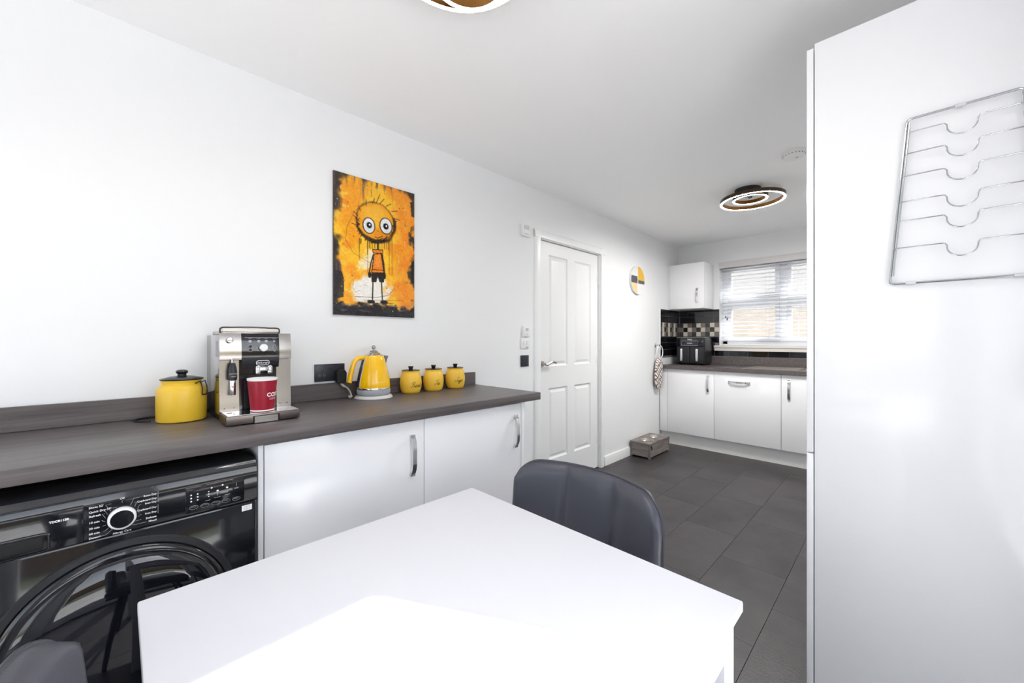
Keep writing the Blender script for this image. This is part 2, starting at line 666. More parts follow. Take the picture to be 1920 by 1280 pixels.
for z in (0.26, 1.02, 1.79):
    hb = B(XF - 0.001, XF + 0.004, LY1 - 0.014, LY1 + 0.016, z - 0.045, z + 0.045, 0.001)
    tube(hb, [(XF + 0.006, LY1 + 0.002, z - 0.046), (XF + 0.006, LY1 + 0.002, z + 0.046)], 0.005, 8)
    part('hinge', hb, white_pl_m, d1)

# window 1
win = thing('window_1', 'white framed four-pane window in the far wall', 'window', ((WX0 + WX1) / 2, YF + 0.17, WZ0))
win['kind'] = 'structure'
FY0, FY1 = YF + 0.125, YF + 0.195
bm = new()
fw = 0.055
box(bm, WX0, WX1, FY0, FY1, WZ0, WZ0 + fw, 0.004)
box(bm, WX0, WX1, FY0, FY1, WZ1 - fw, WZ1, 0.004)
box(bm, WX0, WX0 + fw, FY0, FY1, WZ0, WZ1, 0.004)
box(bm, WX1 - fw, WX1, FY0, FY1, WZ0, WZ1, 0.004)
part('window_frame', bm, upvc_m, win)
mid = (WX0 + WX1) / 2
part('mullion', B(mid - 0.035, mid + 0.035, FY0, FY1, WZ0 + fw, WZ1 - fw, 0.004), upvc_m, win)
zt = 1.655
for a0, a1 in ((WX0 + fw, mid - 0.035), (mid + 0.035, WX1 - fw)):
    part('transom', B(a0, a1, FY0, FY1, zt - 0.03, zt + 0.03, 0.004), upvc_m, win)
    for c0, c1 in ((WZ0 + fw, zt - 0.03), (zt + 0.03, WZ1 - fw)):
        s = new()
        sw = 0.042
        box(s, a0, a1, FY0 - 0.012, FY1 - 0.02, c0, c0 + sw, 0.004)
        box(s, a0, a1, FY0 - 0.012, FY1 - 0.02, c1 - sw, c1, 0.004)
        box(s, a0, a0 + sw, FY0 - 0.012, FY1 - 0.02, c0 + sw, c1 - sw, 0.004)
        box(s, a1 - sw, a1, FY0 - 0.012, FY1 - 0.02, c0 + sw, c1 - sw, 0.004)
        sash = part('sash', s, upvc_m, win)
        part('pane', B(a0 + sw, a1 - sw, FY0 + 0.02, FY0 + 0.024, c0 + sw, c1 - sw), glass_m, sash)
s = new()
prism(s, [(-0.055, 0.005), (-0.058, 0.022), (-0.050, 0.028), (0.12, 0.028), (0.12, 0.0), (-0.02, 0.0), (-0.026, -0.030), (-0.040, -0.034), (-0.044, 0.0)], WX0 - 0.045, WX1 + 0.045, 'x',
      at(0, YF, WZ0 - 0.026))
part('window_sill', s, stone_sill_m, win)

# patio doors on the right
pd = thing('door_2', 'white framed glazed patio doors beside the table', 'door', (XR + 0.1, (PY0 + PY1) / 2, 0))
pd['kind'] = 'structure'
bm = new()
box(bm, XR + 0.08, XR + 0.15, PY0, PY1, 0.0, 0.05, 0.004)
box(bm, XR + 0.08, XR + 0.15, PY0, PY1, PZ - 0.06, PZ, 0.004)
box(bm, XR + 0.08, XR + 0.15, PY0, PY0 + 0.06, 0.05, PZ - 0.06, 0.004)
box(bm, XR + 0.08, XR + 0.15, PY1 - 0.06, PY1, 0.05, PZ - 0.06, 0.004)
part('door_frame', bm, upvc_m, pd)
pm = (PY0 + PY1) / 2
for a0, a1 in ((PY0 + 0.06, pm), (pm, PY1 - 0.06)):
    s = new()
    sw = 0.075
    box(s, XR + 0.075, XR + 0.135, a0, a1, 0.05, 0.05 + 0.1, 0.004)
    box(s, XR + 0.075, XR + 0.135, a0, a1, PZ - 0.06 - sw, PZ - 0.06, 0.004)
    box(s, XR + 0.075, XR + 0.135, a0, a0 + sw, 0.15, PZ - 0.06 - sw, 0.004)
    box(s, XR + 0.075, XR + 0.135, a1 - sw, a1, 0.15, PZ - 0.06 - sw, 0.004)
    lf = part('door_leaf', s, upvc_m, pd)
    part('pane', B(XR + 0.10, XR + 0.104, a0 + sw, a1 - sw, 0.15, PZ - 0.06 - sw), glass_m, lf)

# unseen window added behind the camera to light the room
w2 = thing('added_window', 'unseen white framed window added in the back wall for daylight', 'window', ((BX0 + BX1) / 2, Y0 - 0.13, BZ0))
w2['kind'] = 'structure'
bm = new()
for a in ((BX0, BX1, BZ0, BZ0 + 0.06), (BX0, BX1, BZ1 - 0.06, BZ1), (BX0, BX0 + 0.06, BZ0 + 0.06, BZ1 - 0.06), (BX1 - 0.06, BX1, BZ0 + 0.06, BZ1 - 0.06)):
    box(bm, a[0], a[1], Y0 - 0.17, Y0 - 0.10, a[2], a[3], 0.004)
part('window_frame', bm, upvc_m, w2)
bmid = (BX0 + BX1) / 2
part('mullion', B(bmid - 0.035, bmid + 0.035, Y0 - 0.17, Y0 - 0.10, BZ0 + 0.06, BZ1 - 0.06, 0.004), upvc_m, w2)
for a0, a1 in ((BX0 + 0.06, bmid - 0.035), (bmid + 0.035, BX1 - 0.06)):
    part('pane', B(a0, a1, Y0 - 0.138, Y0 - 0.134, BZ0 + 0.06, BZ1 - 0.06), glass_m, w2)

# outside
struct('garden_paving', B(XR + 0.27, 8.0, -12, 6.4, -0.2, -0.12), paving_m, 'pale paving outside the patio doors', 'paving')
struct('patio', B(-5, XR + 0.27, -9, Y0 - 0.27, -0.2, -0.12), paving_m, 'added pale paving outside the back window to bounce light', 'paving')  # unseen ground added so light bounces in at the back
struct('garden_lawn', B(8.0, 22, -12, 8.0, -0.2, -0.10), lawn_m, 'green lawn beyond the paving', 'lawn')
gf = thing('garden_fence', 'timber board fence at the end of the lawn', 'fence', (14, -2, -0.1))
for i in range(45):
    part('board', B(14.0, 14.03, -11 + i * 0.4, -11 + i * 0.4 + 0.385, -0.1, 1.75), fence_m, gf)
struct('boundary_wall', B(-4, 8, 6.6, 6.8, -0.2, 1.72), bwall_m, 'sandy coloured boundary wall seen low through the blind', 'wall')
struct('neighbour_building', B(-9, 7, 9.5, 13.0, -0.3, 3.5), render_m, 'pale rendered outbuilding seen high through the blind', 'building')
struct('side_passage', B(-5, XR + 0.26, YF + TH, 9.5, -0.3, -0.2), paving_m, 'paved passage outside the far window', 'paving')

# ------------------------------------------------------------------ wall tiles
TB = 0.006
def tile_piece(lx, lz, mat, key, bev=0.0012, cache={}):
    k = (key, round(lx, 4), round(lz, 4))
    if k not in cache:
        cache[k] = mesh_of('tile', B(-lx / 2, lx / 2, -TB, 0, -lz / 2, lz / 2, bev, 1), mat)
    return cache[k]

def tile_run(parent, a0, a1, z0, z1, offs, place):
    """one course of 0.2 m tiles between a0 and a1"""
    x = a0 - offs
    while x < a1 - 0.004:
        c0, c1 = max(x, a0), min(x + 0.2, a1)
        if c1 - c0 > 0.012:
            me = tile_piece(c1 - c0 - 0.003, z1 - z0 - 0.003, metro_m, 'metro')
            place('tile', me, (c0 + c1) / 2, (z0 + z1) / 2)
        x += 0.2

def on_far(name, me, a, z):
    inst(name, me, (a, YF, z), wf)
def on_left(name, me, a, z):
    o = inst(name, me, (0, a, z), wl)
    o.rotation_euler = (0, 0, PI / 2)

courses = [(1.50, 1.58), (1.422, 1.50), (1.178, 1.256), (1.10, 1.178), (1.02, 1.10)]
TL0 = 4.535
for n, (z0, z1) in enumerate(courses):
    of = (0.09, 0.19)[n % 2]
    lim = WX0 - 0.002
    tile_run(wf, 0.008, lim if z0 > 1.11 else WX0 - 0.05, z0, z1, of, on_far)
    tile_run(wl, TL0, YF - 0.002, z0, z1, 0.2 - ((YF - TL0) % 0.2) + (0.0, 0.1)[n % 2], on_left)
tile_run(wf, WX0 - 0.05, WX1 + 0.2, 1.02, 1.088, 0.05, on_far)
seq = [0, 3, 4, 0, 1, 4, 0, 1, 4]
seqb = [2, 0, 1]
ms = 0.0553
for r in range(3):
    z = 1.256 + ms * (r + 0.5)
    for i in range(9):
        x = 0.008 + (i + 0.5) * 0.0528
        idx = [0, 1, 4][(i + 2) % 3] if r != 1 else [2, 0, 3][(i + 2) % 3]
        if r == 0 and idx == 1:
            idx = 3
        on_far('mosaic_tile', tile_piece(0.0505, ms - 0.0025, mosaic_ms[idx], 'mos%d' % idx), x, z)
    for i in range(10):
        y = TL0 + (i + 0.5) * (YF - TL0 - 0.004) / 10
        idx = [4, 0, 1][i % 3] if r != 1 else [0, 2, 3][(i + 2) % 3]
        on_left('mosaic_tile', tile_piece(0.0515, ms - 0.0025, mosaic_ms[idx], 'mos%d' % idx), y, z)
struct('grout_bed', B(0.0, WX0 - 0.001, YF - 0.0035, YF, 1.0, 1.582), grout_m, parent=wf)
struct('grout_bed', B(WX0 - 0.002, WX1 + 0.2, YF - 0.0035, YF, 1.0, 1.088), grout_m, parent=wf)
struct('grout_bed', B(0.0, 0.0035, TL0, YF, 1.0, 1.582), grout_m, parent=wl)
struct('tile_edge_trim', B(0.0, 0.009, TL0 - 0.009, TL0, 0.93, 1.584, 0.001, 1), trim_m, parent=wl)

# ------------------------------------------------------------------ handles for units
def bow_handle_bm(length=0.17, w=0.021, out=0.026):
    """arched strap handle: along z, standing out towards +x, centred on the origin"""
    n = 14
    t = new()
    prev = None
    for i in range(n + 1):
        u = i / n
        z = (u - 0.5) * length
        x = out * (1 - (abs(2 * u - 1)) ** 4) * 0.78 + 0.006
        th = 0.006
        ww = w / 2 * (1.0 - 0.12 * math.sin(PI * u))
        cur = [t.verts.new((x, -ww, z)), t.verts.new((x, ww, z)), t.verts.new((max(0.0005, x - th), ww, z)), t.verts.new((max(0.0005, x - th), -ww, z))]
        if prev:
            for k in range(4):
                t.faces.new((prev[k], prev[(k + 1) % 4], cur[(k + 1) % 4], cur[k]))
        else:
            t.faces.new(cur)
        prev = cur
    t.faces.new(prev[::-1])
    box(t, 0.0003, 0.012, -w / 2, w / 2, -length / 2 - 0.002, -length / 2 + 0.014, 0.001, 1)
    box(t, 0.0003, 0.012, -w / 2, w / 2, length / 2 - 0.014, length / 2 + 0.002, 0.001, 1)
    bmesh.ops.recalc_face_normals(t, faces=t.faces)
    return t

def handle_on(parent, loc, facing='x', horizontal=False, length=0.17):
    t = bow_handle_bm(length)
    m = Matrix.Identity(4)
    if horizontal:
        m = Matrix.Rotation(PI / 2, 4, 'X')
    if facing == '-y':
        m = Matrix.Rotation(-PI / 2, 4, 'Z') @ m
    if facing == '-x':
        m = Matrix.Rotation(PI, 4, 'Z') @ m
    bmesh.ops.transform(t, matrix=at(*loc) @ m, verts=t.verts)
    return part('handle', t, chrome_m, parent, label='chrome bow handle')

# ------------------------------------------------------------------ near run: worktop, dryer, two units
WT = 0.92
solo('worktop', B(0.001, 0.595, -0.36, 1.685, WT - 0.040, WT, 0.002), worktop_m, 'long dark grey wood-grain worktop along the left wall', 'worktop')
solo('upstand', B(0.001, 0.019, -0.36, 1.685, WT + 0.0005, WT + 0.081, 0.001, 1), worktop_m, 'dark grey wood-grain upstand behind the coffee machine and kettle', 'upstand')

def base_unit(name, label, y0, y1, hy):
    c = thing(name, label, 'cabinet', (0.3, (y0 + y1) / 2, 0), group='near base cabinets')
    part('body', B(0.02, 0.556, y0 + 0.001, y1 - 0.001, 0.15, WT - 0.042), unit_m, c)
    d = part('door', B(0.558, 0.576, y0 + 0.0015, y1 - 0.0015, 0.152, WT - 0.046, 0.0015), gloss_m, c)
    handle_on(d, (0.576, hy, 0.730))
    return c
base_unit('base_cabinet', 'white gloss base cabinet next to the black dryer', 0.332, 0.935, 0.874)
base_unit('base_cabinet', 'white gloss base cabinet at the door end of the worktop', 0.935, 1.544, 1.499)
ep = thing('end_panel', 'white end panel closing the worktop run by the door', 'panel', (0.3, 1.558, 0))
part('board', B(0.02, 0.578, 1.5465, 1.569, 0.0, WT - 0.0415, 0.001), gloss_m, ep)
hk = lathe(new(), [(0.006, 0), (0.006, 0.004), (0.003, 0.006), (0.003, 0.012), (0.005, 0.016), (0, 0.017)], 12, at(0.52, 1.569, 0.69, Matrix.Rotation(-PI / 2, 4, 'X')))
part('hook', hk, matt_black_m, ep, label='small black hook')
solo('end_panel', B(0.02, 0.578, -0.335, -0.315, 0.0, WT - 0.0415, 0.001), gloss_m, 'white end panel on the left of the dryer', 'panel')
solo('end_panel', B(0.02, 0.572, 0.316, 0.331, 0.0, WT - 0.0415, 0.001), unit_m, 'narrow white panel between dryer and first cabinet', 'panel')
struct('trim_1', B(0.50, 0.516, 0.333, 1.545, 0.0, 0.149), plinth_m, 'white plinth under the near cabinets', 'plinth')

# tumble dryer
DX = 0.607
dr = thing('tumble_dryer', 'glossy black front-loading tumble dryer under the worktop', 'dryer', (0.3, 0.008, 0))
bm = new()
box(bm, 0.03, 0.598, -0.290, 0.306, 0.012, 0.712, 0.006)
box(bm, 0.03, 0.560, -0.290, 0.306, 0.70, 0.846, 0.004)
part('body', bm, black_gloss_m, dr)
part('fascia', prism(new(), [(0.50, 0.7135), (0.600, 0.7135), (0.606, 0.7155), (DX, 0.72), (DX, 0.790), (0.606, 0.808), (0.600, 0.825), (0.588, 0.840), (0.572, 0.848), (0.50, 0.849)], -0.2895, 0.3055, 'y'), black_gloss_m, dr, sharp=60)
dw = part('water_tank_drawer', B(0.59, 0.6115, -0.284, -0.0625, 0.7145, 0.808, 0.004, 3), black_gloss_m, dr)
rec = new()
box(rec, 0.600, 0.6125, -0.282, -0.126, 0.7225, 0.757, 0.0055, 3)  # raised dark block, its colour stands in for shade in a recess
part('drawer_grip', rec, dark_m, dw, label='dark block painting the shade of the drawer grip')
part('grip_lip', tube(new(), catmull([(0.6125, -0.283, 0.7605), (0.6128, -0.20, 0.7605), (0.6128, -0.128, 0.7600), (0.6128, -0.1205, 0.752), (0.6128, -0.1205, 0.732), (0.6128, -0.127, 0.7205), (0.6128, -0.2, 0.7195), (0.6125, -0.283, 0.7195)], 6), 0.0022, 6), black_gloss_m, dw)
# programme dial
ky, kz = 0.004, 0.756
dial = part('programme_dial', lathe(new(), [(0.0225, 0), (0.0225, 0.014), (0.0205, 0.0165), (0, 0.017)], 40, at(DX, ky, kz, TX)), black_gloss_m, dr)
part('dial_ring', lathe(new(), [(0.0222, 0), (0.0272, 0), (0.0272, 0.012), (0.0255, 0.0155), (0.0228, 0.0172), (0.0222, 0.0165)], 48, at(DX, ky, kz, TX), cap=False), print_m, dial, label='white dial ring')
fx = lambda y0, z0, x=DX + 0.0006: (lambda a, b: (x, y0 + a, z0 + b))
bm = new()
lefts = [("Shirts 52'", .797), ("Quick Dry 59'", .7856), ('Refresh', .775), ('10 min', .7592), ('30 min', .7444), ('60 min', .7313), ('Down+', .7205)]
for s_, z in lefts:
    part('printed_label', add_text(new(), s_, 0.0068, fx(-0.0552, z - 0.0022), 'LEFT', 0.00012), print_m, dr)
rights = [('Extra Dry', .7995), ('Cupboard Dry', .788), ('Iron Dry', .7788), ('Cupboard Dry', .7641), ('Iron Dry', .7515), ('Delicate', .7385), ('Mixed', .729)]
for s_, z in rights:
    part('printed_label', add_text(new(), s_, 0.0064, fx(0.0705, z - 0.0022), 'RIGHT', 0.00012), print_m, dr)
part('printed_label', add_text(new(), 'Off', 0.0068, fx(ky, 0.803), 'CENTER'), print_m, dr)
part('printed_label', add_text(new(), 'Allergy Care', 0.0068, fx(ky, 0.7165), 'CENTER'), print_m, dr)
part('model_number', add_text(new(), 'TDC8112B', 0.0068, fx(-0.1195, 0.781, 0.6122), 'LEFT', 0.0003), print_m, dr)
bm.free()
ln = []
for i, (s_, z) in enumerate(lefts):
    x0 = -0.055 + 0.0036 * len(s_) + 0.003
    ang = PI - (-0.95 + i * 0.315) * 1.0
    ang = math.radians(132 + i * 17)
    ex, ez = ky + 0.031 * math.cos(ang), kz + 0.031 * math.sin(ang)
    ln.append([(x0, z), (min(ex - 0.006, -0.026 if i in (0, 6) else ex - 0.006), z), (ex, ez)])
for i, (s_, z) in enumerate(rights):
    x0 = 0.0705 - 0.0034 * len(s_) - 0.003
    ang = math.radians(60 - i * 19)
    ex, ez = ky + 0.031 * math.cos(ang), kz + 0.031 * math.sin(ang)
    ln.append([(x0, z), (max(ex + 0.004, ky + 0.022), z), (ex, ez)])
ln.append([(ky, kz + 0.0385), (ky, kz + 0.044)])
ln.append([(ky, kz - 0.028), (ky, kz - 0.033)])
ln.append([(0.0735, 0.805), (0.0735, 0.776)])
ln.append([(0.0735, 0.769), (0.0735, 0.745)])
for l_ in ln:
    part('leader_line', strokes2d([l_], 0.0006, fx(0, 0)), print_grey_m, dr)
disp = part('control_display', B(DX - 0.002, DX + 0.0012, 0.131, 0.272, 0.7225, 0.797, 0.0025), black_gloss_m, dr)
for i in range(5):
    y = 0.1497 + i * 0.0254
    t = new()
    lathe(t, [(0.0042, 0), (0.0042, 0.0012), (0.0030, 0.0022), (0, 0.0023)], 24, at(DX + 0.0010, y, 0.7375 - 0.0008 * i, TX) @ Matrix.Diagonal((1, 2.1, 1, 1)))
    bt = part('button', t, black_gloss_m, disp)
    o_ = [(y + 0.0098 * math.cos(k * PI / 12), 0.7375 - 0.0008 * i + 0.0052 * math.sin(k * PI / 12)) for k in range(25)]
    part('button_outline', strokes2d([o_], 0.0005, fx(0, 0, DX + 0.0016)), print_grey_m, dr)
def dot(y, z, r):
    bm = new()
    V = [bm.verts.new((DX + 0.0016, y + r * math.cos(k * PI / 4), z + r * math.sin(k * PI / 4))) for k in range(8)]
    bm.faces.new(V)
    part('indicator_icon', bm, print_m, dr)
for r_ in range(3):
    dot(0.144, 0.756 + r_ * 0.009, 0.0022)
    dot(0.1585, 0.757 + r_ * 0.0085, 0.0020)
for z in (0.760, 0.767, 0.774):
    dot(0.184, z, 0.0015)
dot(0.205, 0.771, 0.0028); dot(0.228, 0.7745, 0.003); dot(0.191, 0.783, 0.0024); dot(0.217, 0.785, 0.0024)
for l_ in ([[(0.205, 0.757), (0.205, 0.767)], [(0.228, 0.7595), (0.228, 0.770)], [(0.2515, 0.772), (0.2515, 0.783)], [(0.246, 0.7655), (0.257, 0.7655)], [(0.246, 0.768), (0.257, 0.768)],
    [(0.222, 0.7535), (0.236, 0.7535)], [(0.197, 0.752), (0.212, 0.752)], [(0.176, 0.749), (0.188, 0.749)]]):
    part('icon_line', strokes2d([l_], 0.0009, fx(0, 0, DX + 0.0016)), print_grey_m, dr)
st = part('sticker', B(0.5985, 0.5992, 0.267, 0.2935, 0.6865, 0.7035), print_m, dr, label='white sticker with open book symbol')
bk = []
for s_ in (-1, 1):
    c = 0.280
    bk.append([(c, 0.691), (c + s_ * 0.007, 0.690), (c + s_ * 0.007, 0.6995), (c, 0.700), (c, 0.691)])
part('book_symbol', strokes2d(bk, 0.0012, fx(0, 0, 0.5995)), print_grey_m, st)
# round door
dz_, dy_ = 0.45, 0.010
dd = part('door_ring', lathe(new(), [(0.243, 0), (0.243, 0.004), (0.240, 0.007), (0.226, 0.009), (0.224, 0.006), (0.224, 0.0)], 96, at(0.597, dy_, dz_, TX), cap=False), matt_black_m, dr)
part('door_rim', lathe(new(), [(0.2235, 0.0), (0.2235, 0.010), (0.221, 0.014), (0.214, 0.018), (0.207, 0.0195), (0.200, 0.019)], 96, at(0.597, dy_, dz_, TX), cap=False), black_gloss_m, dd)
part('door_glass', lathe(new(), [(0.2005, 0.0185), (0.196, 0.022), (0.185, 0.027), (0.165, 0.0325), (0.135, 0.037), (0.10, 0.040), (0.06, 0.0418), (0.02, 0.0425), (0, 0.0425)], 96, at(0.597, dy_, dz_, TX), cap=False),
     M('dark_tinted_door', '101118', 0.03, spec=0.7), dd)

# ------------------------------------------------------------------ things on the near worktop
ZT = WT + 0.0004
# large yellow crock
cx, cy = 0.150, 0.163
cr = thing('storage_pot', 'large yellow enamel pot with flat black lid beside the coffee machine', 'pot', (cx, cy, ZT))
part('body', lathe(new(), [(0, 0), (0.066, 0), (0.0715, 0.003), (0.0735, 0.010), (0.074, 0.06), (0.0735, 0.108), (0.0705, 0.121), (0.063, 0.131), (0.0575, 0.136), (0.0575, 0.141), (0.061, 0.148), (0.0605, 0.150), (0.0, 0.150)], 64, at(cx, cy, ZT)), yellow_m, cr)
lid = part('lid', lathe(new(), [(0, 0.1505), (0.063, 0.1505), (0.0645, 0.1535), (0.062, 0.1555), (0.035, 0.1625), (0.016, 0.165), (0, 0.165)], 64, at(cx, cy, ZT)), lid_m, cr)
part('knob', lathe(new(), [(0, 0.1645), (0.0145, 0.1645), (0.013, 0.168), (0.0125, 0.171), (0.0175, 0.1755), (0.0185, 0.1795), (0.016, 0.1845), (0.009, 0.187), (0, 0.1875)], 32, at(cx, cy, ZT)), lid_m, lid)
hd = Vector((math.cos(math.radians(48)), math.sin(math.radians(48)), 0))
hb_ = Vector((cx, cy, ZT))
pp = []
sd = Vector((-hd.y, hd.x, 0))
for o_, z in ((0.056, 0.137), (0.074, 0.146), (0.082, 0.120), (0.082, 0.095)):
    pp.append(hb_ + hd * o_ + Vector((0, 0, z)))
hdl = new()
for s_ in (-0.012, 0.012):
    tube(hdl, [p + sd * s_ for p in pp], 0.0022, 8)
tube(hdl, [pp[-1] - sd * 0.012, pp[-1] + sd * 0.012], 0.0022, 8)
part('side_handle', hdl, lid_m, cr, label='black bent wire handle')

# coffee machine
MY0, MY1 = 0.2535, 0.4865
cm = thing('coffee_machine', 'brushed silver bean-to-cup coffee machine with black control panel', 'coffee machine', (0.2, (MY0 + MY1) / 2, ZT))
part('body', B(0.022, 0.292, MY0 + 0.003, MY1 - 0.003, ZT + 0.003, 1.236, 0.006, 2), steel_dark_m, cm)
for a in ((0.05, MY0 + 0.02), (0.05, MY1 - 0.02), (0.35, MY0 + 0.02), (0.35, MY1 - 0.02)):
    part('foot', lathe(new(), [(0, 0), (0.011, 0), (0.011, 0.004), (0, 0.004)], 16, at(a[0], a[1], ZT)), matt_black_m, cm)
part('side_panel', B(0.0215, 0.290, MY0 - 0.0005, MY0 + 0.004, 0.945, 1.236, 0.002), M('pale_silver_side', 'b9b8b8', 0.16, metal=1.0), cm)
part('side_vent', B(0.235, 0.283, MY0 - 0.0015, MY0 + 0.001, 1.155, 1.215, 0.003), M('vent_grey', '9c989c', 0.5), cm)
prof_top = [(0.290, 1.1435), (0.306, 1.1435), (0.309, 1.16), (0.306, 1.20), (0.297, 1.243), (0.290, 1.243)]
part('upper_front', prism(new(), prof_top, MY0, 0.320, 'y'), cm_steel_m, cm)
part('upper_front', prism(new(), prof_top, 0.4445, MY1, 'y'), cm_steel_m, cm)
ctl = part('control_panel', prism(new(), [(0.288, 1.110), (0.300, 1.112), (0.308, 1.1435), (0.3105, 1.16), (0.3075, 1.20), (0.2985, 1.242), (0.290, 1.242)], 0.3205, 0.444, 'y'), black_gloss_m, cm)
def px_face(z):                                          # x of the sloped control panel at height z
    return 0.3108 + (z - 1.16) * (-0.075 if z < 1.2 else -0.14) + 0.0012
fcm = lambda y0, z0: (lambda a, b: (px_face(z0 + b) + 0.0006, y0 + a, z0 + b))
for y, z, r in ((0.347, 1.2125, 0.0055), (0.375, 1.2125, 0.0055), (0.400, 1.2125, 0.0055), (0.4265, 1.2125, 0.004), (0.347, 1.193, 0.005), (0.347, 1.180, 0.005)):
    part('button', lathe(new(), [(r, -0.002), (r, 0.0015), (r * .8, 0.0025), (0, 0.0025)], 20, at(px_face(z), y, z, TX)), M('grey_button', 'a9abb0', 0.25, metal=0.4) if z > 1.2 else black_m, ctl)
part('dial', lathe(new(), [(0.0145, -0.003), (0.0145, 0.010), (0.013, 0.012), (0, 0.012)], 32, at(px_face(1.1885), 0.389, 1.1885, TX)), M('satin_silver_dial', 'd9dde0', 0.25, metal=0.6), ctl)
ol = []
def circ(y, z, r, ry=None, n=24):
    return [(y + (ry or r) * math.cos(2 * PI * k / n), z + r * math.sin(2 * PI * k / n)) for k in range(n + 1)]
ol += [circ(0.347, 1.193, 0.0062), circ(0.347, 1.180, 0.0062), circ(0.4265, 1.187, 0.013, 0.006)]
ol += [[(0.366, 1.1885), (0.372, 1.1885)], [(0.4075, 1.180), (0.413, 1.180)], [(0.371, 1.176), (0.375, 1.178)]]
ol += [[(y - 0.006, 1.2235), (y + 0.006, 1.2235)] for y in (0.347, 0.375, 0.400, 0.4265)]
ol += [[(0.330, 1.2265), (0.441, 1.2265)]]
part('panel_print', strokes2d(ol, 0.0010, fcm(0, 0)), print_grey_m, ctl)
# badge
fb = lambda y0, z0: (lambda a, b: (0.3082 + (z0 + b - 1.1435) * 0.24, y0 + a, z0 + b))
bg_ = new()
R_ = 0.0085
o_ = [(0.389 + (0.0135 if math.cos(k * PI / 16) > 0 else -0.0135) + R_ * math.cos(k * PI / 16), 1.1305 + R_ * math.sin(k * PI / 16)) for k in range(33)]
merge(bg_, strokes2d([o_], 0.0016, fb(0, 0)))
add_text(bg_, "De'Longhi", 0.0098, fb(0.389, 1.1275), 'CENTER')
part('badge', bg_, print_m, ctl)
# lower columns, cavity, spouts
def column(y0, y1):
    return prism(new(), [(0.28, 0.957), (0.306, 0.957), (0.303, 1.00), (0.299, 1.06), (0.299, 1.142), (0.28, 1.142)], y0, y1, 'y')
part('front_column', column(MY0, 0.313), cm_steel_m, cm)
part('front_column', column(0.436, MY1), cm_steel_m, cm)
part('cavity', B(0.285, 0.2965, 0.313, 0.436, 0.957, 1.1430, 0.0), black_gloss_m, cm)
part('cavity_arch', prism(new(), [(0.330, 0.96), (0.330, 1.06), (0.340, 1.076), (0.36, 1.082), (0.39, 1.082), (0.41, 1.076), (0.420, 1.06), (0.420, 0.96)], 0.2965, 0.2985, 'x'), black_m, cm)
sp = part('coffee_spout', B(0.297, 0.330, 0.363, 0.414, 1.098, 1.116, 0.005), chrome_m, cm, label='chrome twin coffee spout')
for y in (0.369, 0.408):
    part('nozzle', lathe(new(), [(0.0085, 0), (0.0095, 0.004), (0.0095, 0.026), (0.007, 0.030), (0, 0.030)], 20, at(0.322, y, 1.090)), chrome_m, sp)
wnd = part('steam_wand', lathe(new(), [(0, 0), (0.0085, 0), (0.0095, 0.002), (0.0095, 0.052), (0.0085, 0.054), (0, 0.054)], 24, at(0.325, 0.2895, 1.018)), chrome_m, cm, label='chrome steam wand with black grip')
part('wand_grip', lathe(new(), [(0.0125, 0.0), (0.0135, 0.006), (0.0135, 0.030), (0.0115, 0.046), (0.0075, 0.062), (0, 0.062)], 24, at(0.325, 0.2895, 1.072)), black_m, wnd)
part('wand_print', add_text(add_text(new(), 'CAPPUCCINO', 0.004, lambda a, b: (0.3390, 0.2895 + a, 1.094 + b), 'CENTER'), 'SYSTEM', 0.004, lambda a, b: (0.3390, 0.2895 + a, 1.084 + b), 'CENTER'), print_m, wnd)
part('wand_pipe', tube(new(), [(0.322, 0.2895, 1.13), (0.316, 0.2895, 1.146)], 0.004, 8), chrome_m, wnd)
part('steam_knob', lathe(new(), [(0.008, 0), (0.008, 0.006), (0.0105, 0.009), (0.0095, 0.016), (0, 0.018)], 24, at(0.3035, 0.284, 1.218, TX)), chrome_m, cm)
for y in (0.268, 0.297, 0.4475, 0.472):
    part('screw', lathe(new(), [(0.0028, 0), (0.0022, 0.001), (0, 0.001)], 12, at(0.3045, y, 0.968, TX)), steel_dark_m, cm)
# drip tray
tr = part('drip_tray', B(0.293, 0.420, MY0 + 0.001, MY1 - 0.001, ZT + 0.003, 0.9545, 0.003), steel_dark_m, cm)
part('tray_grille', B(0.306, 0.416, MY0 + 0.005, MY1 - 0.005, 0.9540, 0.9565, 0.001, 1), chrome_m, tr)
part('tray_pull', B(0.4185, 0.4215, 0.338, 0.412, ZT + 0.002, 0.9460, 0.001, 1), cm_steel_m, tr)
sl_ = new()
for y in (0.334, 0.4125):
    box(sl_, 0.4185, 0.4208, y, y + 0.004, ZT + 0.003, 0.9465)
box(sl_, 0.4185, 0.4208, 0.334, 0.4165, 0.9462, 0.9485)
part('pull_shadow_gap', sl_, dark_m, tr)
part('drain_slot', B(0.345, 0.352, 0.268, 0.284, 0.9560, 0.9570), dark_m, tr)
# top lid and cup rail
part('bean_lid', B(0.06, 0.262, MY0 + 0.012, MY1 - 0.030, 1.235, 1.252, 0.006), cm_steel_m, cm)
part('cup_rail', tube(new(), catmull([(0.262, MY0 + 0.010, 1.236), (0.262, MY0 + 0.010, 1.262), (0.263, MY0 + 0.045, 1.2655), (0.264, 0.36, 1.267), (0.263, MY1 - 0.07, 1.2655), (0.262, MY1 - 0.033, 1.262), (0.262, MY1 - 0.033, 1.236)], 6), 0.0028, 8), M('rail_dark', '55504e', 0.3, metal=0.8), cm)
part('rail_panel', B(0.256, 0.260, MY0 + 0.014, MY1 - 0.037, 1.238, 1.2625, 0.001, 1), M('satin_panel', 'c9c4bf', 0.35, metal=0.7), cm)
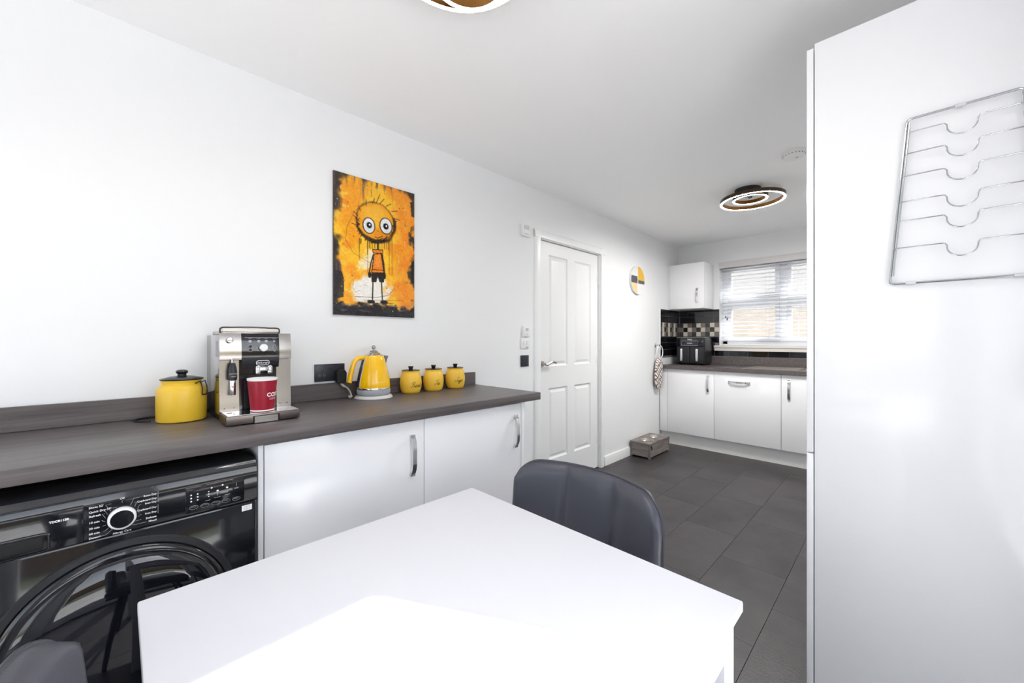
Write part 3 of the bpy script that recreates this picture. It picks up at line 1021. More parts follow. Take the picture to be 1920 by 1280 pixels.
# cable of the coffee machine
cab = catmull([(0.026, 0.247, ZT + 0.02), (0.026, 0.22, ZT + 0.006), (0.028, 0.13, ZT + 0.0045), (0.040, 0.06, ZT + 0.0045), (0.075, 0.035, ZT + 0.0045), (0.115, 0.058, ZT + 0.0045), (0.128, 0.078, ZT + 0.0045)], 8)
solo('power_cable', tube(new(), cab, 0.0035, 8), matt_black_m, 'black power cable looping behind the yellow pot', 'cable')

# red cup
ux, uy, uz = 0.366, 0.374, 0.957
cup = thing('paper_cup', 'red paper coffee cup on the drip tray', 'cup', (ux, uy, uz))
def cup_r(z):
    return 0.0375 + (0.0475 - 0.0375) * z / 0.118
part('body', lathe(new(), [(0, 0.004), (0.034, 0.004), (0.036, 0.0), (0.0375, 0.0), (0.0382, 0.006), (0.0475, 0.118), (0.0462, 0.118), (0.037, 0.012), (0, 0.012)], 48, at(ux, uy, uz)), red_m, cup)
part('base_band', lathe(new(), [(0.0384, 0.0015), (0.0388, 0.0060), (0.0386, 0.0062)], 48, at(ux, uy, uz), cap=False), cup_in_m, cup)
part('rim', lathe(new(), [(0.0458, 0.112), (0.0480, 0.112), (0.0495, 0.1165), (0.0485, 0.1205), (0.0465, 0.1205), (0.0455, 0.117), (0.0358, 0.0125), (0, 0.0125)], 48, at(ux, uy, uz), cap=False), cup_in_m, cup)
def on_cup(phi, z0):
    return lambda a, b: (ux + (cup_r(z0 + b) + 0.0009) * math.cos(phi + a / 0.043), uy + (cup_r(z0 + b) + 0.0009) * math.sin(phi + a / 0.043), uz + z0 + b)
vphi = math.atan2(-uy, 2.05 - ux)
tb = add_text(new(), 'COSTA', 0.020, on_cup(vphi + math.radians(18), 0.054), 'LEFT', 0.0007)
add_text(tb, 'COFFEE', 0.009, on_cup(vphi + math.radians(31), 0.042))
part('lettering', tb, print_m, cup)

# kettle
kx, kyy = 0.117, 0.925
kt = thing('kettle', 'bright yellow pyramid kettle with chrome lid knob by the socket', 'kettle', (kx, kyy, ZT))
def kp(l): return [(r, z) for r, z in l]
K = at(kx, kyy, ZT)
part('power_base', lathe(new(), [(0, 0), (0.0925, 0), (0.094, 0.003), (0.092, 0.008), (0.083, 0.0165), (0, 0.0165)], 56, K), M('pale_grey_base', 'd2d0cd', 0.35), kt)
part('lower_band', lathe(new(), [(0, 0.0175), (0.074, 0.0175), (0.080, 0.024), (0.0825, 0.034), (0.082, 0.0475), (0, 0.0475)], 56, K), kgrey_m, kt)
part('chrome_ring', lathe(new(), [(0.0, 0.047), (0.0828, 0.047), (0.0832, 0.051), (0.0818, 0.0555), (0, 0.0555)], 56, K), chrome_m, kt)
part('body', lathe(new(), [(0, 0.055), (0.0808, 0.055), (0.0815, 0.062), (0.0795, 0.085), (0.073, 0.120), (0.064, 0.158), (0.0555, 0.192), (0.0505, 0.212), (0.0475, 0.217), (0, 0.217)], 56, K), kettle_m, kt, sharp=50)
ld = part('lid', lathe(new(), [(0, 0.2172), (0.0465, 0.2172), (0.0465, 0.2205), (0.042, 0.2225), (0.036, 0.228), (0.024, 0.2355), (0.012, 0.239), (0, 0.239)], 48, K), chrome_m, kt)
part('lid_knob', lathe(new(), [(0.019, 0.2375), (0.021, 0.2400), (0.012, 0.2425), (0.006, 0.2455), (0.0055, 0.2495), (0.0088, 0.2535), (0.0102, 0.2595), (0.0088, 0.2655), (0.004, 0.269), (0, 0.2695)], 24, K), steel_m, ld)
sec = [(math.copysign(abs(math.cos(a)) ** 0.5, math.cos(a)) * 0.62, math.copysign(abs(math.sin(a)) ** 0.5, math.sin(a)) * 1.0) for a in [k * PI / 8 for k in range(16)]]
hp = catmull([(0, -0.040, 0.207), (0, -0.064, 0.2075), (0, -0.084, 0.204), (0, -0.102, 0.187), (0, -0.114, 0.150), (0, -0.128, 0.086)], 7)
part('handle', tube(new(), hp, 0.0145, sec=sec, mat4=K), kettle_m, kt, sharp=50)
hp2 = [p + Vector((0, 0.0085 * min(1, i / 14), -0.0085 if i < 14 else -0.003)) for i, p in enumerate(hp)]
part('handle_inlay', tube(new(), hp2[3:], 0.0085, sec=[(c * 0.6, s_) for c, s_ in sec], mat4=K), steel_m, kt)
def strip(yo, wv, m):
    t = new()
    prev = None
    for r, z in [(0.0815, 0.06), (0.0797, 0.085), (0.0732, 0.120), (0.0642, 0.158), (0.0557, 0.192), (0.051, 0.208)]:
        a = math.radians(-90) + yo
        d = Vector((math.cos(a), math.sin(a), 0))
        e = Vector((-d.y, d.x, 0))
        c = Vector((kx, kyy, ZT + z)) + d * (r + 0.002)
        cur = [t.verts.new(c - e * wv + d * 0.0), t.verts.new(c + e * wv), t.verts.new(c + e * wv - d * 0.006), t.verts.new(c - e * wv - d * 0.006)]
        if prev:
            for k in range(4):
                t.faces.new((prev[k], prev[(k + 1) % 4], cur[(k + 1) % 4], cur[k]))
        prev = cur
    bmesh.ops.recalc_face_normals(t, faces=t.faces)
    return t
part('gauge_trim', strip(0.0, 0.017, 0), chrome_m, kt)
wg = strip(0.0, 0.010, 0)
bmesh.ops.translate(wg, vec=(0, -0.0015, 0), verts=wg.verts)
part('water_gauge', wg, black_m, kt)
spo = new()
A = [(kx - 0.020, kyy + 0.045, ZT + 0.2165), (kx + 0.020, kyy + 0.045, ZT + 0.2165), (kx, kyy + 0.081, ZT + 0.213), (kx, kyy + 0.0655, ZT + 0.168), (kx - 0.012, kyy + 0.050, ZT + 0.175), (kx + 0.012, kyy + 0.050, ZT + 0.175)]
V = [spo.verts.new(p) for p in A]
for q in ((0, 1, 2), (0, 2, 3, 4), (1, 5, 3, 2), (4, 3, 5), (0, 4, 5, 1)):
    spo.faces.new([V[i] for i in q])
bmesh.ops.recalc_face_normals(spo, faces=spo.faces)
part('spout', spo, M('spout_steel', '8f8c8a', 0.35, metal=0.7), kt, label='brushed steel pouring spout')
def on_kettle(phi, z0):
    return lambda a, b: (kx + 0.0800 * math.cos(phi + a / 0.08) - (z0 + b - 0.083) * 0.12, kyy + 0.0800 * math.sin(phi + a / 0.08), ZT + z0 + b)
part('lettering', add_text(new(), "De'Longhi", 0.0085, on_kettle(math.radians(-3), 0.083), 'CENTER'), M('chrome_print', 'f4e9c0', 0.3), kt)
part('indicator', lathe(new(), [(0.0018, 0), (0.0018, 0.001), (0, 0.001)], 10, at(kx, kyy, ZT + 0.041) @ Matrix.Rotation(math.radians(4), 4, 'Z') @ at(0.0818, 0, 0, TX)), matt_black_m, kt)
# kettle lead with plug
pl = thing('kettle_lead', 'grey kettle lead with black plug in the double socket', 'cable', (0.02, 0.8, 1.0))
part('plug', prism(new(), [(0.770, 1.006), (0.778, 0.998), (0.806, 0.998), (0.814, 1.006), (0.816, 1.052), (0.806, 1.066), (0.778, 1.066), (0.768, 1.052)], 0.0125, 0.045, 'x'), matt_black_m, pl, sharp=30)
lead = catmull([(0.030, 0.792, 0.9985), (0.042, 0.800, 0.985), (0.052, 0.815, 0.974), (0.064, 0.824, 0.955), (0.074, 0.826, 0.936), (0.080, 0.820, ZT + 0.008)], 8)
part('cord', tube(new(), lead, 0.0042, 8), cable_grey_m, pl)
part('strain_relief', tube(new(), lead[:12], 0.0068, 10), cable_grey_m, pl)
coil = [(0.084 + 0.010 * math.cos(a), 0.818 + 0.006 * math.sin(a), ZT + 0.012 + 0.004 * math.sin(a * 2)) for a in [k * PI / 8 for k in range(16)]]
part('cord_coil', tube(new(), coil, 0.0042, 8, closed=True), cable_grey_m, pl)

# three small jars
GL = {
 'B': (1.3, [[(0.1, 0), (0.35, 1.1), (0.5, 2.1)], [(-0.3, 1.4), (0.0, 2.0), (0.6, 2.25), (1.05, 2.0), (0.9, 1.5), (0.4, 1.2), (0.95, 1.0), (1.05, 0.4), (0.6, 0), (0.0, 0.1), (-0.3, 0.4)]]),
 'T': (0.95, [[(0, 1.6), (0.15, 2.1), (0.7, 2.0), (1.3, 2.3)], [(0.75, 2.0), (0.6, 0.9), (0.3, 0), (-0.1, 0.1), (-0.1, 0.6), (0.2, 0.9)]]),
 'S': (0.95, [[(1.0, 1.8), (0.8, 2.3), (0.45, 2.0), (0.55, 1.3), (0.7, 0.6), (0.3, 0), (-0.3, 0.2), (-0.2, 0.6), (0.2, 0.6)]]),
 'i': (0.45, [[(0, 0.2), (0.15, 0.9), (0.2, 0.15), (0.35, 0), (0.5, 0.2)], [(0.2, 1.3), (0.24, 1.38)]]),
 's': (0.45, [[(0, 0.1), (0.3, 0.95), (0.4, 0.4), (0.25, 0), (0.05, 0.1)]]),
 'c': (0.5, [[(0.45, 0.8), (0.25, 0.95), (0.05, 0.5), (0.2, 0.02), (0.5, 0.2)]]),
 'u': (0.65, [[(0, 0.9), (0.02, 0.2), (0.2, 0), (0.4, 0.3), (0.48, 0.9), (0.5, 0.15), (0.65, 0.05)]]),
 't': (0.42, [[(0.2, 1.6), (0.1, 0.3), (0.25, 0), (0.4, 0.15)], [(0, 1.05), (0.4, 1.05)]]),
 'e': (0.5, [[(0.02, 0.45), (0.4, 0.6), (0.35, 0.95), (0.1, 0.8), (0.05, 0.3), (0.25, 0), (0.5, 0.2)]]),
 'a': (0.62, [[(0.45, 0.85), (0.2, 0.95), (0.02, 0.5), (0.15, 0.02), (0.4, 0.3), (0.48, 0.9), (0.48, 0.15), (0.62, 0.05)]]),
 'g': (0.6, [[(0.45, 0.85), (0.2, 0.95), (0.02, 0.5), (0.15, 0.02), (0.4, 0.3), (0.48, 0.9), (0.42, -0.6), (0.15, -1), (0, -0.7), (0.55, 0.1)]]),
 'r': (0.55, [[(0, 0.1), (0.12, 0.9), (0.2, 1.0), (0.3, 0.8), (0.45, 0.85), (0.42, 0.2), (0.6, 0.05)]]),
}
def script(word, xh):
    out, x = [], 0.0
    for ch in word:
        adv, sts = GL[ch]
        for st in sts:
            P = catmull([(p[0], p[1], 0) for p in st], 5)
            out.append([((x + p.x + p.y * 0.35) * xh, p.y * xh) for p in P])
        x += adv
    return out, x * xh
JPROF = [(0.0445, 0), (0.049, 0.002), (0.053, 0.012), (0.0575, 0.032), (0.0598, 0.052), (0.0592, 0.070), (0.0565, 0.088), (0.052, 0.103), (0.0485, 0.110), (0.0475, 0.115), (0.0485, 0.121), (0.049, 0.1235)]
def jr(z):
    for (r0, z0), (r1, z1) in zip(JPROF, JPROF[1:]):
        if z0 <= z <= z1:
            return r0 + (r1 - r0) * (z - z0) / (z1 - z0)
    return 0.045
def jar(word, x, y, phi, zt_, xh, label):
    j = thing('storage_jar', label, 'jar', (x, y, ZT), group='small yellow jars on the worktop')
    part('body', lathe(new(), [(0, 0)] + JPROF + [(0, 0.1235)], 48, at(x, y, ZT)), yellow2_m, j, sharp=50)
    l = part('lid', lathe(new(), [(0, 0.124), (0.0495, 0.124), (0.0508, 0.126), (0.049, 0.128), (0.030, 0.1310), (0, 0.1315)], 48, at(x, y, ZT)), lid_m, j)
    part('knob', lathe(new(), [(0, 0.131), (0.010, 0.131), (0.0115, 0.136), (0.0145, 0.1445), (0.0145, 0.1485), (0.012, 0.1495), (0, 0.1495)], 28, at(x, y, ZT)), lid_m, l)
    sts, wd = script(word, xh)
    f = lambda a, b: (x + (jr(zt_ + b) + 0.0006) * math.cos(phi + (a - wd / 2) / 0.058), y + (jr(zt_ + b) + 0.0006) * math.sin(phi + (a - wd / 2) / 0.058), ZT + zt_ + b)
    part('lettering', strokes2d(sts, 0.0015, f), lid_m, j, label='black script word')
JX = 0.086
jar('Biscuits', JX, 1.158, math.radians(2), 0.035, 0.0135, 'yellow jar lettered Biscuits with black lid, nearest the kettle')
jar('Tea', JX, 1.308, math.radians(-13), 0.037, 0.0135, 'yellow jar lettered Tea with black lid, middle of three')
jar('Sugar', JX, 1.467, math.radians(-13), 0.042, 0.0130, 'yellow jar lettered Sugar with black lid, nearest the door')

# ------------------------------------------------------------------ picture on the wall
PYa, PYb, PZa, PZb = 0.762, 1.2255, 1.346, 2.076
pic = thing('wall_picture', 'orange and black splashed picture of a wide-eyed stick figure child', 'picture', (0.0, (PYa + PYb) / 2, PZa))
part('board', B(0.002, 0.012, PYa, PYb, PZa, PZb, 0.0008, 1), M('picture_edge', '2a2626', 0.4), pic)

NX, NY = 190, 300
rng = np.random.default_rng(5)
def vnoise(nx, ny, seed):
    g = np.random.default_rng(seed).random((ny + 2, nx + 2))
    yy = np.linspace(0, ny, NY)[:, None]
    xx = np.linspace(0, nx, NX)[None, :]
    y0 = np.minimum(yy.astype(int), ny); x0 = np.minimum(xx.astype(int), nx)
    fy = yy - y0; fx_ = xx - x0
    fy = fy * fy * (3 - 2 * fy); fx_ = fx_ * fx_ * (3 - 2 * fx_)
    y1 = y0 + 1; x1 = x0 + 1
    return (g[y0, x0] * (1 - fy) * (1 - fx_) + g[y0, x1] * (1 - fy) * fx_ + g[y1, x0] * fy * (1 - fx_) + g[y1, x1] * fy * fx_)
def fbm(nx, ny, seed, o=4):
    return sum(vnoise(nx * 2 ** k, ny * 2 ** k, seed + k) * 0.5 ** (k + 1) for k in range(o)) / (1 - 0.5 ** o)
SS, VV = np.meshgrid(np.linspace(0, 1, NX), np.linspace(0, 1, NY))      # v down
AR = (PZb - PZa) / (PYb - PYa)
img = np.zeros((NY, NX, 3))
def hexc(h): return np.array([int(h[i:i + 2], 16) / 255 for i in (0, 2, 4)])
def blend(col, a):
    global img
    img = img * (1 - a[..., None]) + hexc(col) * a[..., None]
def sm(x, a, b):
    t = np.clip((x - a) / (b - a), 0, 1)
    return t * t * (3 - 2 * t)
def c2s(px, py):
    """pixel of the enlarged view of the picture -> (s, v) on the picture"""
    x, y = 600 + px / 4.13, 300 + py / 4.129
    u = (x - 960) / FPX
    Y = 2.05 * (1 + u) / (1 - u)
    t = 2.05 / (0.70711 * (1 - u))
    z = 1.22 - (y - 636) / FPX * t
    return (Y - PYa) / (PYb - PYa), (PZb - z) / (PZb - PZa)
def ellipse(px, py, rx, ry, col, alpha=1.0, soft=0.06, wob=0.0):
    s0, v0 = c2s(px, py)
    s1, _ = c2s(px + rx, py); s2, _ = c2s(px - rx, py)
    _, v1 = c2s(px, py + ry)
    d = np.sqrt(((SS - s0) / ((s1 - s2) / 2)) ** 2 + ((VV - v0) / (v1 - v0)) ** 2)
    if wob:
        d = d + wob * (fbm(9, 14, int(px)) - 0.5)
    blend(col, alpha * (1 - sm(d, 1 - soft, 1 + soft)))
def line(pts, wid, col, alpha=1.0):
    P = [c2s(*p) for p in pts]
    best = np.full((NY, NX), 9.0)
    for (a, b), (c, d) in zip(P, P[1:]):
        dx, dy = c - a, (d - b) * AR
        qx, qy = SS - a, (VV - b) * AR
        L = dx * dx + dy * dy + 1e-12
        t = np.clip((qx * dx + qy * dy) / L, 0, 1)
        best = np.minimum(best, np.hypot(qx - t * dx, qy - t * dy))
    r = wid / 4.13 / 150.0 / 2
    blend(col, alpha * (1 - sm(best, r * 0.6, r * 1.4 + 0.002)))
def poly(pts, col, alpha=1.0):
    P = [c2s(*p) for p in pts]
    ins = np.zeros((NY, NX), bool)
    j = len(P) - 1
    for i in range(len(P)):
        xi, yi = P[i]; xj, yj = P[j]
        cond = ((yi > VV) != (yj > VV)) & (SS < (xj - xi) * (VV - yi) / (yj - yi + 1e-12) + xi)
        ins ^= cond
        j = i
    blend(col, alpha * ins.astype(float))
n1, n2, n3, n4 = fbm(4, 6, 11), fbm(7, 10, 23), fbm(14, 22, 37), fbm(30, 5, 51)
img[:] = hexc('f5a31c')
blend('fbc229', sm(n1, 0.42, 0.62))
blend('f08a1e', sm(n2, 0.55, 0.72) * 0.8)
blend('fbd85a', sm(n3, 0.62, 0.78) * 0.7)
blend('f28c22', sm(SS + 0.3 * (n2 - 0.5), 0.62, 0.85) * 0.65)
ctr = np.exp(-(((SS - 0.43) / 0.30) ** 2 + ((VV - 0.80) / 0.16) ** 2))
blend('f3efe6', sm(ctr + 0.7 * (n2 - 0.5), 0.42, 0.72))
blend('f5eee0', sm(np.exp(-(((SS - 0.42) / 0.2) ** 2 + ((VV - 0.6) / 0.12) ** 2)) + 0.9 * (n3 - 0.5), 0.55, 0.85) * 0.8)
n5 = fbm(9, 4, 63)
dkl = sm(0.050 + 0.26 * (n2 - 0.5) + 0.05 * sm(0.25 - VV, 0, 0.2) - SS, -0.02, 0.05)
dkr = sm(0.015 + 0.30 * (n1 - 0.5) + 0.20 * (n3 - 0.5) - (1 - SS), -0.02, 0.05)
dkt = sm(0.018 + 0.13 * (n5 - 0.5) + 0.03 * sm(SS, 0.75, 1) - VV, -0.012, 0.04)
blend('8a6a3a', sm(n4, 0.5, 0.75) * sm(0.16 - VV, 0, 0.14) * 0.55)
dk = np.maximum(np.maximum(dkl, dkr), dkt)
blend('2b2627', dk * 0.93)
blend('6a5a58', sm(n4, 0.5, 0.75) * dkl * 0.5)
blend('5c4d4a', sm(n4, 0.62, 0.8) * sm(0.2 - VV, 0, 0.12) * 0.8)
blend('8f7a78', sm(n4, 0.68, 0.82) * sm(0.1 - SS, -0.06, 0.06) * 0.5)
bot = sm(VV + 0.10 * (n3 - 0.5), 0.905, 0.935)
blend('211e22', bot)
blend('8d8b90', sm(fbm(5, 60, 77), 0.60, 0.78) * sm(VV, 0.86, 0.90) * 0.7)
ellipse(170, 218, 26, 26, 'f2a71c', wob=0.3)
ellipse(545, 860, 26, 34, 'f6a21a', 0.9, wob=0.5)
ellipse(620, 990, 52, 50, 'f58c1d', 0.8, 0.3, wob=0.9)
ellipse(230, 840, 40, 46, 'f7951f', 0.6, 0.3, wob=0.9)
poly([(700, 790), (722, 785), (722, 960), (694, 950)], '1d1a1c', 0.9)
poly([(97, 850), (160, 860), (180, 930), (175, 1060), (97, 1080)], '231f21', 0.9)
poly([(690, 330), (726, 320), (726, 450), (700, 440)], '1f1c1d', 0.85)
for k in range(120):
    ellipse(rng.uniform(110, 715), rng.uniform(140, 1180), *([rng.uniform(1.5, 4.5)] * 2), rng.choice(['2a2220', 'f9d76a', 'f6b21e', '2a2220', 'f0e8dc']), 0.85, 0.3)
K0 = '221a17'
line([(340, 325), (260, 400), (200, 520), (190, 620), (250, 720), (380, 800)], 2, '5a4020', 0.55)
line([(250, 930), (245, 990), (270, 1025), (300, 1010)], 2, '5a4020', 0.5)
line([(570, 1000), (520, 1050), (430, 1065), (260, 1058)], 2.5, '3a2a20', 0.7)
for k in range(26):
    x = rng.uniform(295, 565)
    y = 600 + 35 * (1 - ((x - 430) / 150) ** 2)
    line([(x, y), (x + rng.uniform(-2, 2), y + rng.uniform(25, 110 if k % 4 else 330))], rng.uniform(1.5, 3.5), K0, 0.65)
ellipse(428, 490, 156, 156, '3a2415', 0.95, 0.05, wob=0.12)
ellipse(425, 478, 142, 140, 'f0a018', 1, 0.06, wob=0.12)
ellipse(420, 440, 95, 80, 'f8bf36', 0.8, 0.4)
ellipse(480, 585, 60, 30, 'e88a14', 0.6, 0.4)
for k in range(70):
    a = rng.uniform(-0.3, PI + 0.3)
    r0, r1 = rng.uniform(128, 146), rng.uniform(146, 160)
    line([(428 + r0 * math.cos(a), 488 + r0 * math.sin(a)), (428 + r1 * math.cos(a + rng.uniform(-.2, .2)), 488 + r1 * math.sin(a + rng.uniform(-.2, .2)))], 4, K0, 0.8)
for a, l in ((-1.55, 70), (-1.35, 40), (-1.75, 35), (-2.1, 45), (-2.5, 40), (-2.8, 45), (-1.0, 35), (-0.6, 38), (-0.2, 40), (-2.95, 35), (3.0, 40)):
    line([(425 + 148 * math.cos(a), 486 + 150 * math.sin(a)), (425 + (148 + l) * math.cos(a + 0.12), 486 + (150 + l) * math.sin(a + 0.12))], 4, K0, 0.9)
for ex, ey, rx, ry, px_, py_ in ((371, 510, 42, 56, 373, 507), (503, 514, 43, 57, 502, 517)):
    ellipse(ex, ey, rx + 7, ry + 7, K0)
    ellipse(ex, ey, rx, ry, 'eeeeec')
    ellipse(ex + 4, ey + 12, rx * .8, ry * .7, 'd9d9da', 0.6, 0.3)
    ellipse(px_, py_, 21, 24, '141214')
    ellipse(px_ + 4, py_ - 3, 6, 7, 'f2f2f2')
line([(415, 597), (440, 607), (478, 592)], 4, K0)
line([(433, 552), (446, 552)], 3, K0, 0.8)
line([(440, 640), (440, 700)], 10, K0)
poly([(398, 690), (482, 696), (480, 728), (400, 724)], K0)
poly([(402, 698), (476, 702), (475, 722), (404, 718)], 'e9861c')
line([(405, 735), (386, 800), (375, 865)], 8, K0); line([(472, 735), (486, 800), (492, 880)], 8, K0)
poly([(406, 728), (470, 728), (492, 880), (388, 878)], K0)
poly([(413, 732), (463, 732), (483, 872), (397, 870)], 'ec8420')
poly([(425, 740), (455, 740), (462, 830), (420, 830)], 'f39a2c', 0.8)
line([(398, 850), (482, 856)], 4, K0, 0.8)
poly([(392, 874), (490, 880), (487, 950), (453, 950), (440, 908), (427, 950), (390, 946)], K0)
ellipse(376, 890, 14, 24, K0); ellipse(492, 898, 11, 26, K0)
line([(402, 950), (398, 1080)], 8, K0); line([(468, 950), (475, 1082)], 8, K0)
ellipse(388, 1098, 30, 15, K0); ellipse(488, 1102, 30, 15, K0)
line([(260, 1108), (560, 1112)], 3, K0, 0.7); line([(330, 1085), (640, 1090)], 2, K0, 0.5)
img = np.clip(img + (fbm(60, 90, 91, 2) - 0.5)[..., None] * 0.10, 0, 1)
lin_img = np.where(img <= 0.04045, img / 12.92, ((img + 0.055) / 1.055) ** 2.4)
ysg = PYa + 0.0008 + (PYb - PYa - 0.0016) * np.linspace(0, 1, NX)
zsg = PZb - 0.0008 - (PZb - PZa - 0.0016) * np.linspace(0, 1, NY)
co = np.zeros((NY, NX, 3))
co[..., 0] = 0.0124
co[..., 1] = ysg[None, :] - pic.location.y
co[..., 2] = zsg[:, None] - pic.location.z
idx = np.arange(NX * NY).reshape(NY, NX)
quads = np.stack([idx[:-1, :-1], idx[1:, :-1], idx[1:, 1:], idx[:-1, 1:]], -1).reshape(-1, 4)
me = bpy.data.meshes.new('print')
me.from_pydata(co.reshape(-1, 3).tolist(), [], quads.tolist())
ca = me.color_attributes.new('paint', 'FLOAT_COLOR', 'POINT')
ca.data.foreach_set('color', np.concatenate([lin_img.reshape(-1, 3), np.ones((NX * NY, 1))], 1).astype(np.float32).ravel())
pt = NT('printed_picture')
an = pt.n('Attribute'); an.attribute_name = 'paint'
pt.l(an.outputs['Color'], pt.b.inputs['Base Color'])
pt.set(Roughness=0.16)
me.materials.append(pt.m)
po = bpy.data.objects.new('print', me)
COL.objects.link(po)
po.parent = pic

# ------------------------------------------------------------------ switches and sockets
def plate(name, label, y0, y1, z0, z1, mat, cat, group=None, th=0.009):
    p = thing(name, label, cat, (0.0, (y0 + y1) / 2, z0), group=group)
    part('plate', B(0.0005, th, y0, y1, z0, z1, 0.002), mat, p)
    return p
so_ = plate('double_socket', 'black double socket on the wall left of the kettle', 0.6746, 0.820, 1.0105, 1.0965, sock_black_m, 'socket')
def sockface(p, yc, zc, m):
    for dy, dz, w_, h_ in ((0, 0.012, 0.004, 0.008), (-0.011, -0.010, 0.0065, 0.0042), (0.011, -0.010, 0.0065, 0.0042)):
        part('pin_hole', B(0.0085, 0.0093, yc + dy - w_ / 2, yc + dy + w_ / 2, zc + dz - h_ / 2, zc + dz + h_ / 2), dark_m, p)
        if dz < 0:
            part('pin_frame', strokes2d([[(yc + dy - 0.0045, zc + dz - 0.0032), (yc + dy + 0.0045, zc + dz - 0.0032), (yc + dy + 0.0045, zc + dz + 0.0032), (yc + dy - 0.0045, zc + dz + 0.0032), (yc + dy - 0.0045, zc + dz - 0.0032)]], 0.001, lambda a, b: (0.0095, a, b)), m, p)
sockface(so_, 0.709, 1.051, M('socket_grey_mark', 'a5a6ac', 0.4))
for y in (0.741, 0.7535):
    part('rocker', B(0.009, 0.0125, y - 0.005, y + 0.005, 1.066, 1.086, 0.0015), sock_black_m, so_)
plate('wall_box', 'small white alarm box high beside the door', 2.140, 2.228, 2.003, 2.094, white_pl_m, 'wall box', th=0.022)
bx_ = [o for o in bpy.data.objects if o.name == 'wall_box'][0]
part('grille', B(0.0215, 0.0228, 2.155, 2.213, 2.053, 2.084, 0.001), M('pale_grey_plastic', 'd3d3d2', 0.5), bx_)
part('slot', B(0.0215, 0.0226, 2.16, 2.208, 2.018, 2.022), M('slot_grey', 'a9a9a8', 0.5), bx_)
th_ = plate('thermostat', 'white wall thermostat above the light switch', 2.157, 2.226, 1.240, 1.320, white_pl_m, 'thermostat', th=0.020)
part('screen', B(0.0195, 0.0205, 2.176, 2.208, 1.282, 1.306), M('thermostat_screen', 'c8ccc8', 0.2), th_)
part('button', lathe(new(), [(0.006, 0), (0.006, 0.002), (0, 0.002)], 16, at(0.0195, 2.192, 1.262, TX)), M('pale_button', 'd8d8d8', 0.4), th_)
ls = plate('light_switch', 'white two-gang light switch above the black blank plate', 2.142, 2.228, 1.150, 1.236, white_pl_m, 'switch')
for y in (2.167, 2.203):
    part('rocker', B(0.0085, 0.0125, y - 0.008, y + 0.008, 1.180, 1.206, 0.0015), M('rocker_white', 'e4e4e3', 0.4), ls)
part('rocker_mark', B(0.0123, 0.0128, 2.190, 2.216, 1.158, 1.162), M('mark_grey', '77777a', 0.5), ls)
bl = plate('blank_plate', 'square black wall plate below the white light switch', 2.139, 2.225, 1.013, 1.099, sock_black_m, 'wall plate')
part('insert', B(0.0088, 0.0098, 2.149, 2.215, 1.023, 1.089, 0.001), sock_black_m, bl)

# clock
cY, cZ, cR = 3.945, 1.858, 0.15
ck = thing('wall_clock', 'round white, yellow and grey quartered wall clock', 'clock', (0.0, cY, cZ - cR))
part('case', lathe(new(), [(0, 0.003), (cR, 0.003), (cR, 0.024), (0, 0.024)], 64, at(0, cY, cZ, TX)), white_pl_m, ck)
def seg(ya, yb, za, zb, mat, x):
    """part of the face between two heights and two sides, cut by the circle"""
    P = []
    n = 40
    zsx = [za + (zb - za) * k / n for k in range(n + 1)]
    r = cR - 0.002
    hw = lambda z: math.sqrt(max(0, r * r - z * z))
    L = [(max(ya, -hw(z)), z) for z in zsx]
    Rr = [(min(yb, hw(z)), z) for z in zsx]
    t = new()
    prev = None
    for (a, z), (b, _) in zip(L, Rr):
        if b - a < 1e-4:
            prev = None
            continue
        cur = (t.verts.new((x, cY + a, cZ + z)), t.verts.new((x, cY + b, cZ + z)))
        if prev:
            t.faces.new((prev[0], prev[1], cur[1], cur[0]))
        prev = cur
    return part('face_segment', t, mat, ck)
cyel = M('clock_yellow', 'eebb3f', 0.5)
cpal = M('clock_pale_peach', 'f4d7a2', 0.5)
cgr = M('clock_grey', '5b5c60', 0.5)
seg(0.0, 0.2, 0.0, 0.2, cyel, 0.0246)
seg(0.0, 0.2, -0.036, 0.0, cgr, 0.0246)
seg(-0.2, -0.012, -0.036, 0.040, cgr, 0.0246)
seg(-0.2, -0.012, -0.2, -0.036, cpal, 0.0246)
part('hour_hand', strokes2d([[(cY, cZ), (cY - 0.062, cZ + 0.010)]], 0.005, lambda a, b: (0.0262, a, b)), black_m, ck)
part('minute_hand', strokes2d([[(cY, cZ), (cY - 0.006, cZ - 0.10)]], 0.004, lambda a, b: (0.0268, a, b)), print_m, ck)

# towel ring and towel
rY, rZ = 4.425, 1.072
tg = thing('towel_ring', 'white towel ring on the wall by the black tiles', 'towel ring', (0, rY, rZ + 0.07))
part('mount', lathe(new(), [(0, 0), (0.022, 0), (0.022, 0.006), (0.010, 0.010), (0.009, 0.040), (0.012, 0.045), (0.012, 0.052), (0, 0.054)], 24, at(0.001, rY - 0.02, rZ + 0.078, TX)), chrome_m, tg)
part('ring', tube(new(), [(0.048, rY + 0.078 * math.cos(a), rZ + 0.078 * math.sin(a)) for a in [k * PI / 24 for k in range(48)]], 0.0055, 10, closed=True), white_pl_m, tg)
tw = new()
rows = []
N = 48
prof_t = [(1.010, 0.030, 0.018), (0.995, 0.040, 0.022), (0.96, 0.062, 0.026), (0.90, 0.080, 0.029), (0.83, 0.090, 0.030), (0.76, 0.086, 0.028), (0.70, 0.070, 0.022), (0.665, 0.046, 0.016), (0.65, 0.030, 0.010)]
pz = catmull([(a, b, c) for a, b, c in prof_t], 4)
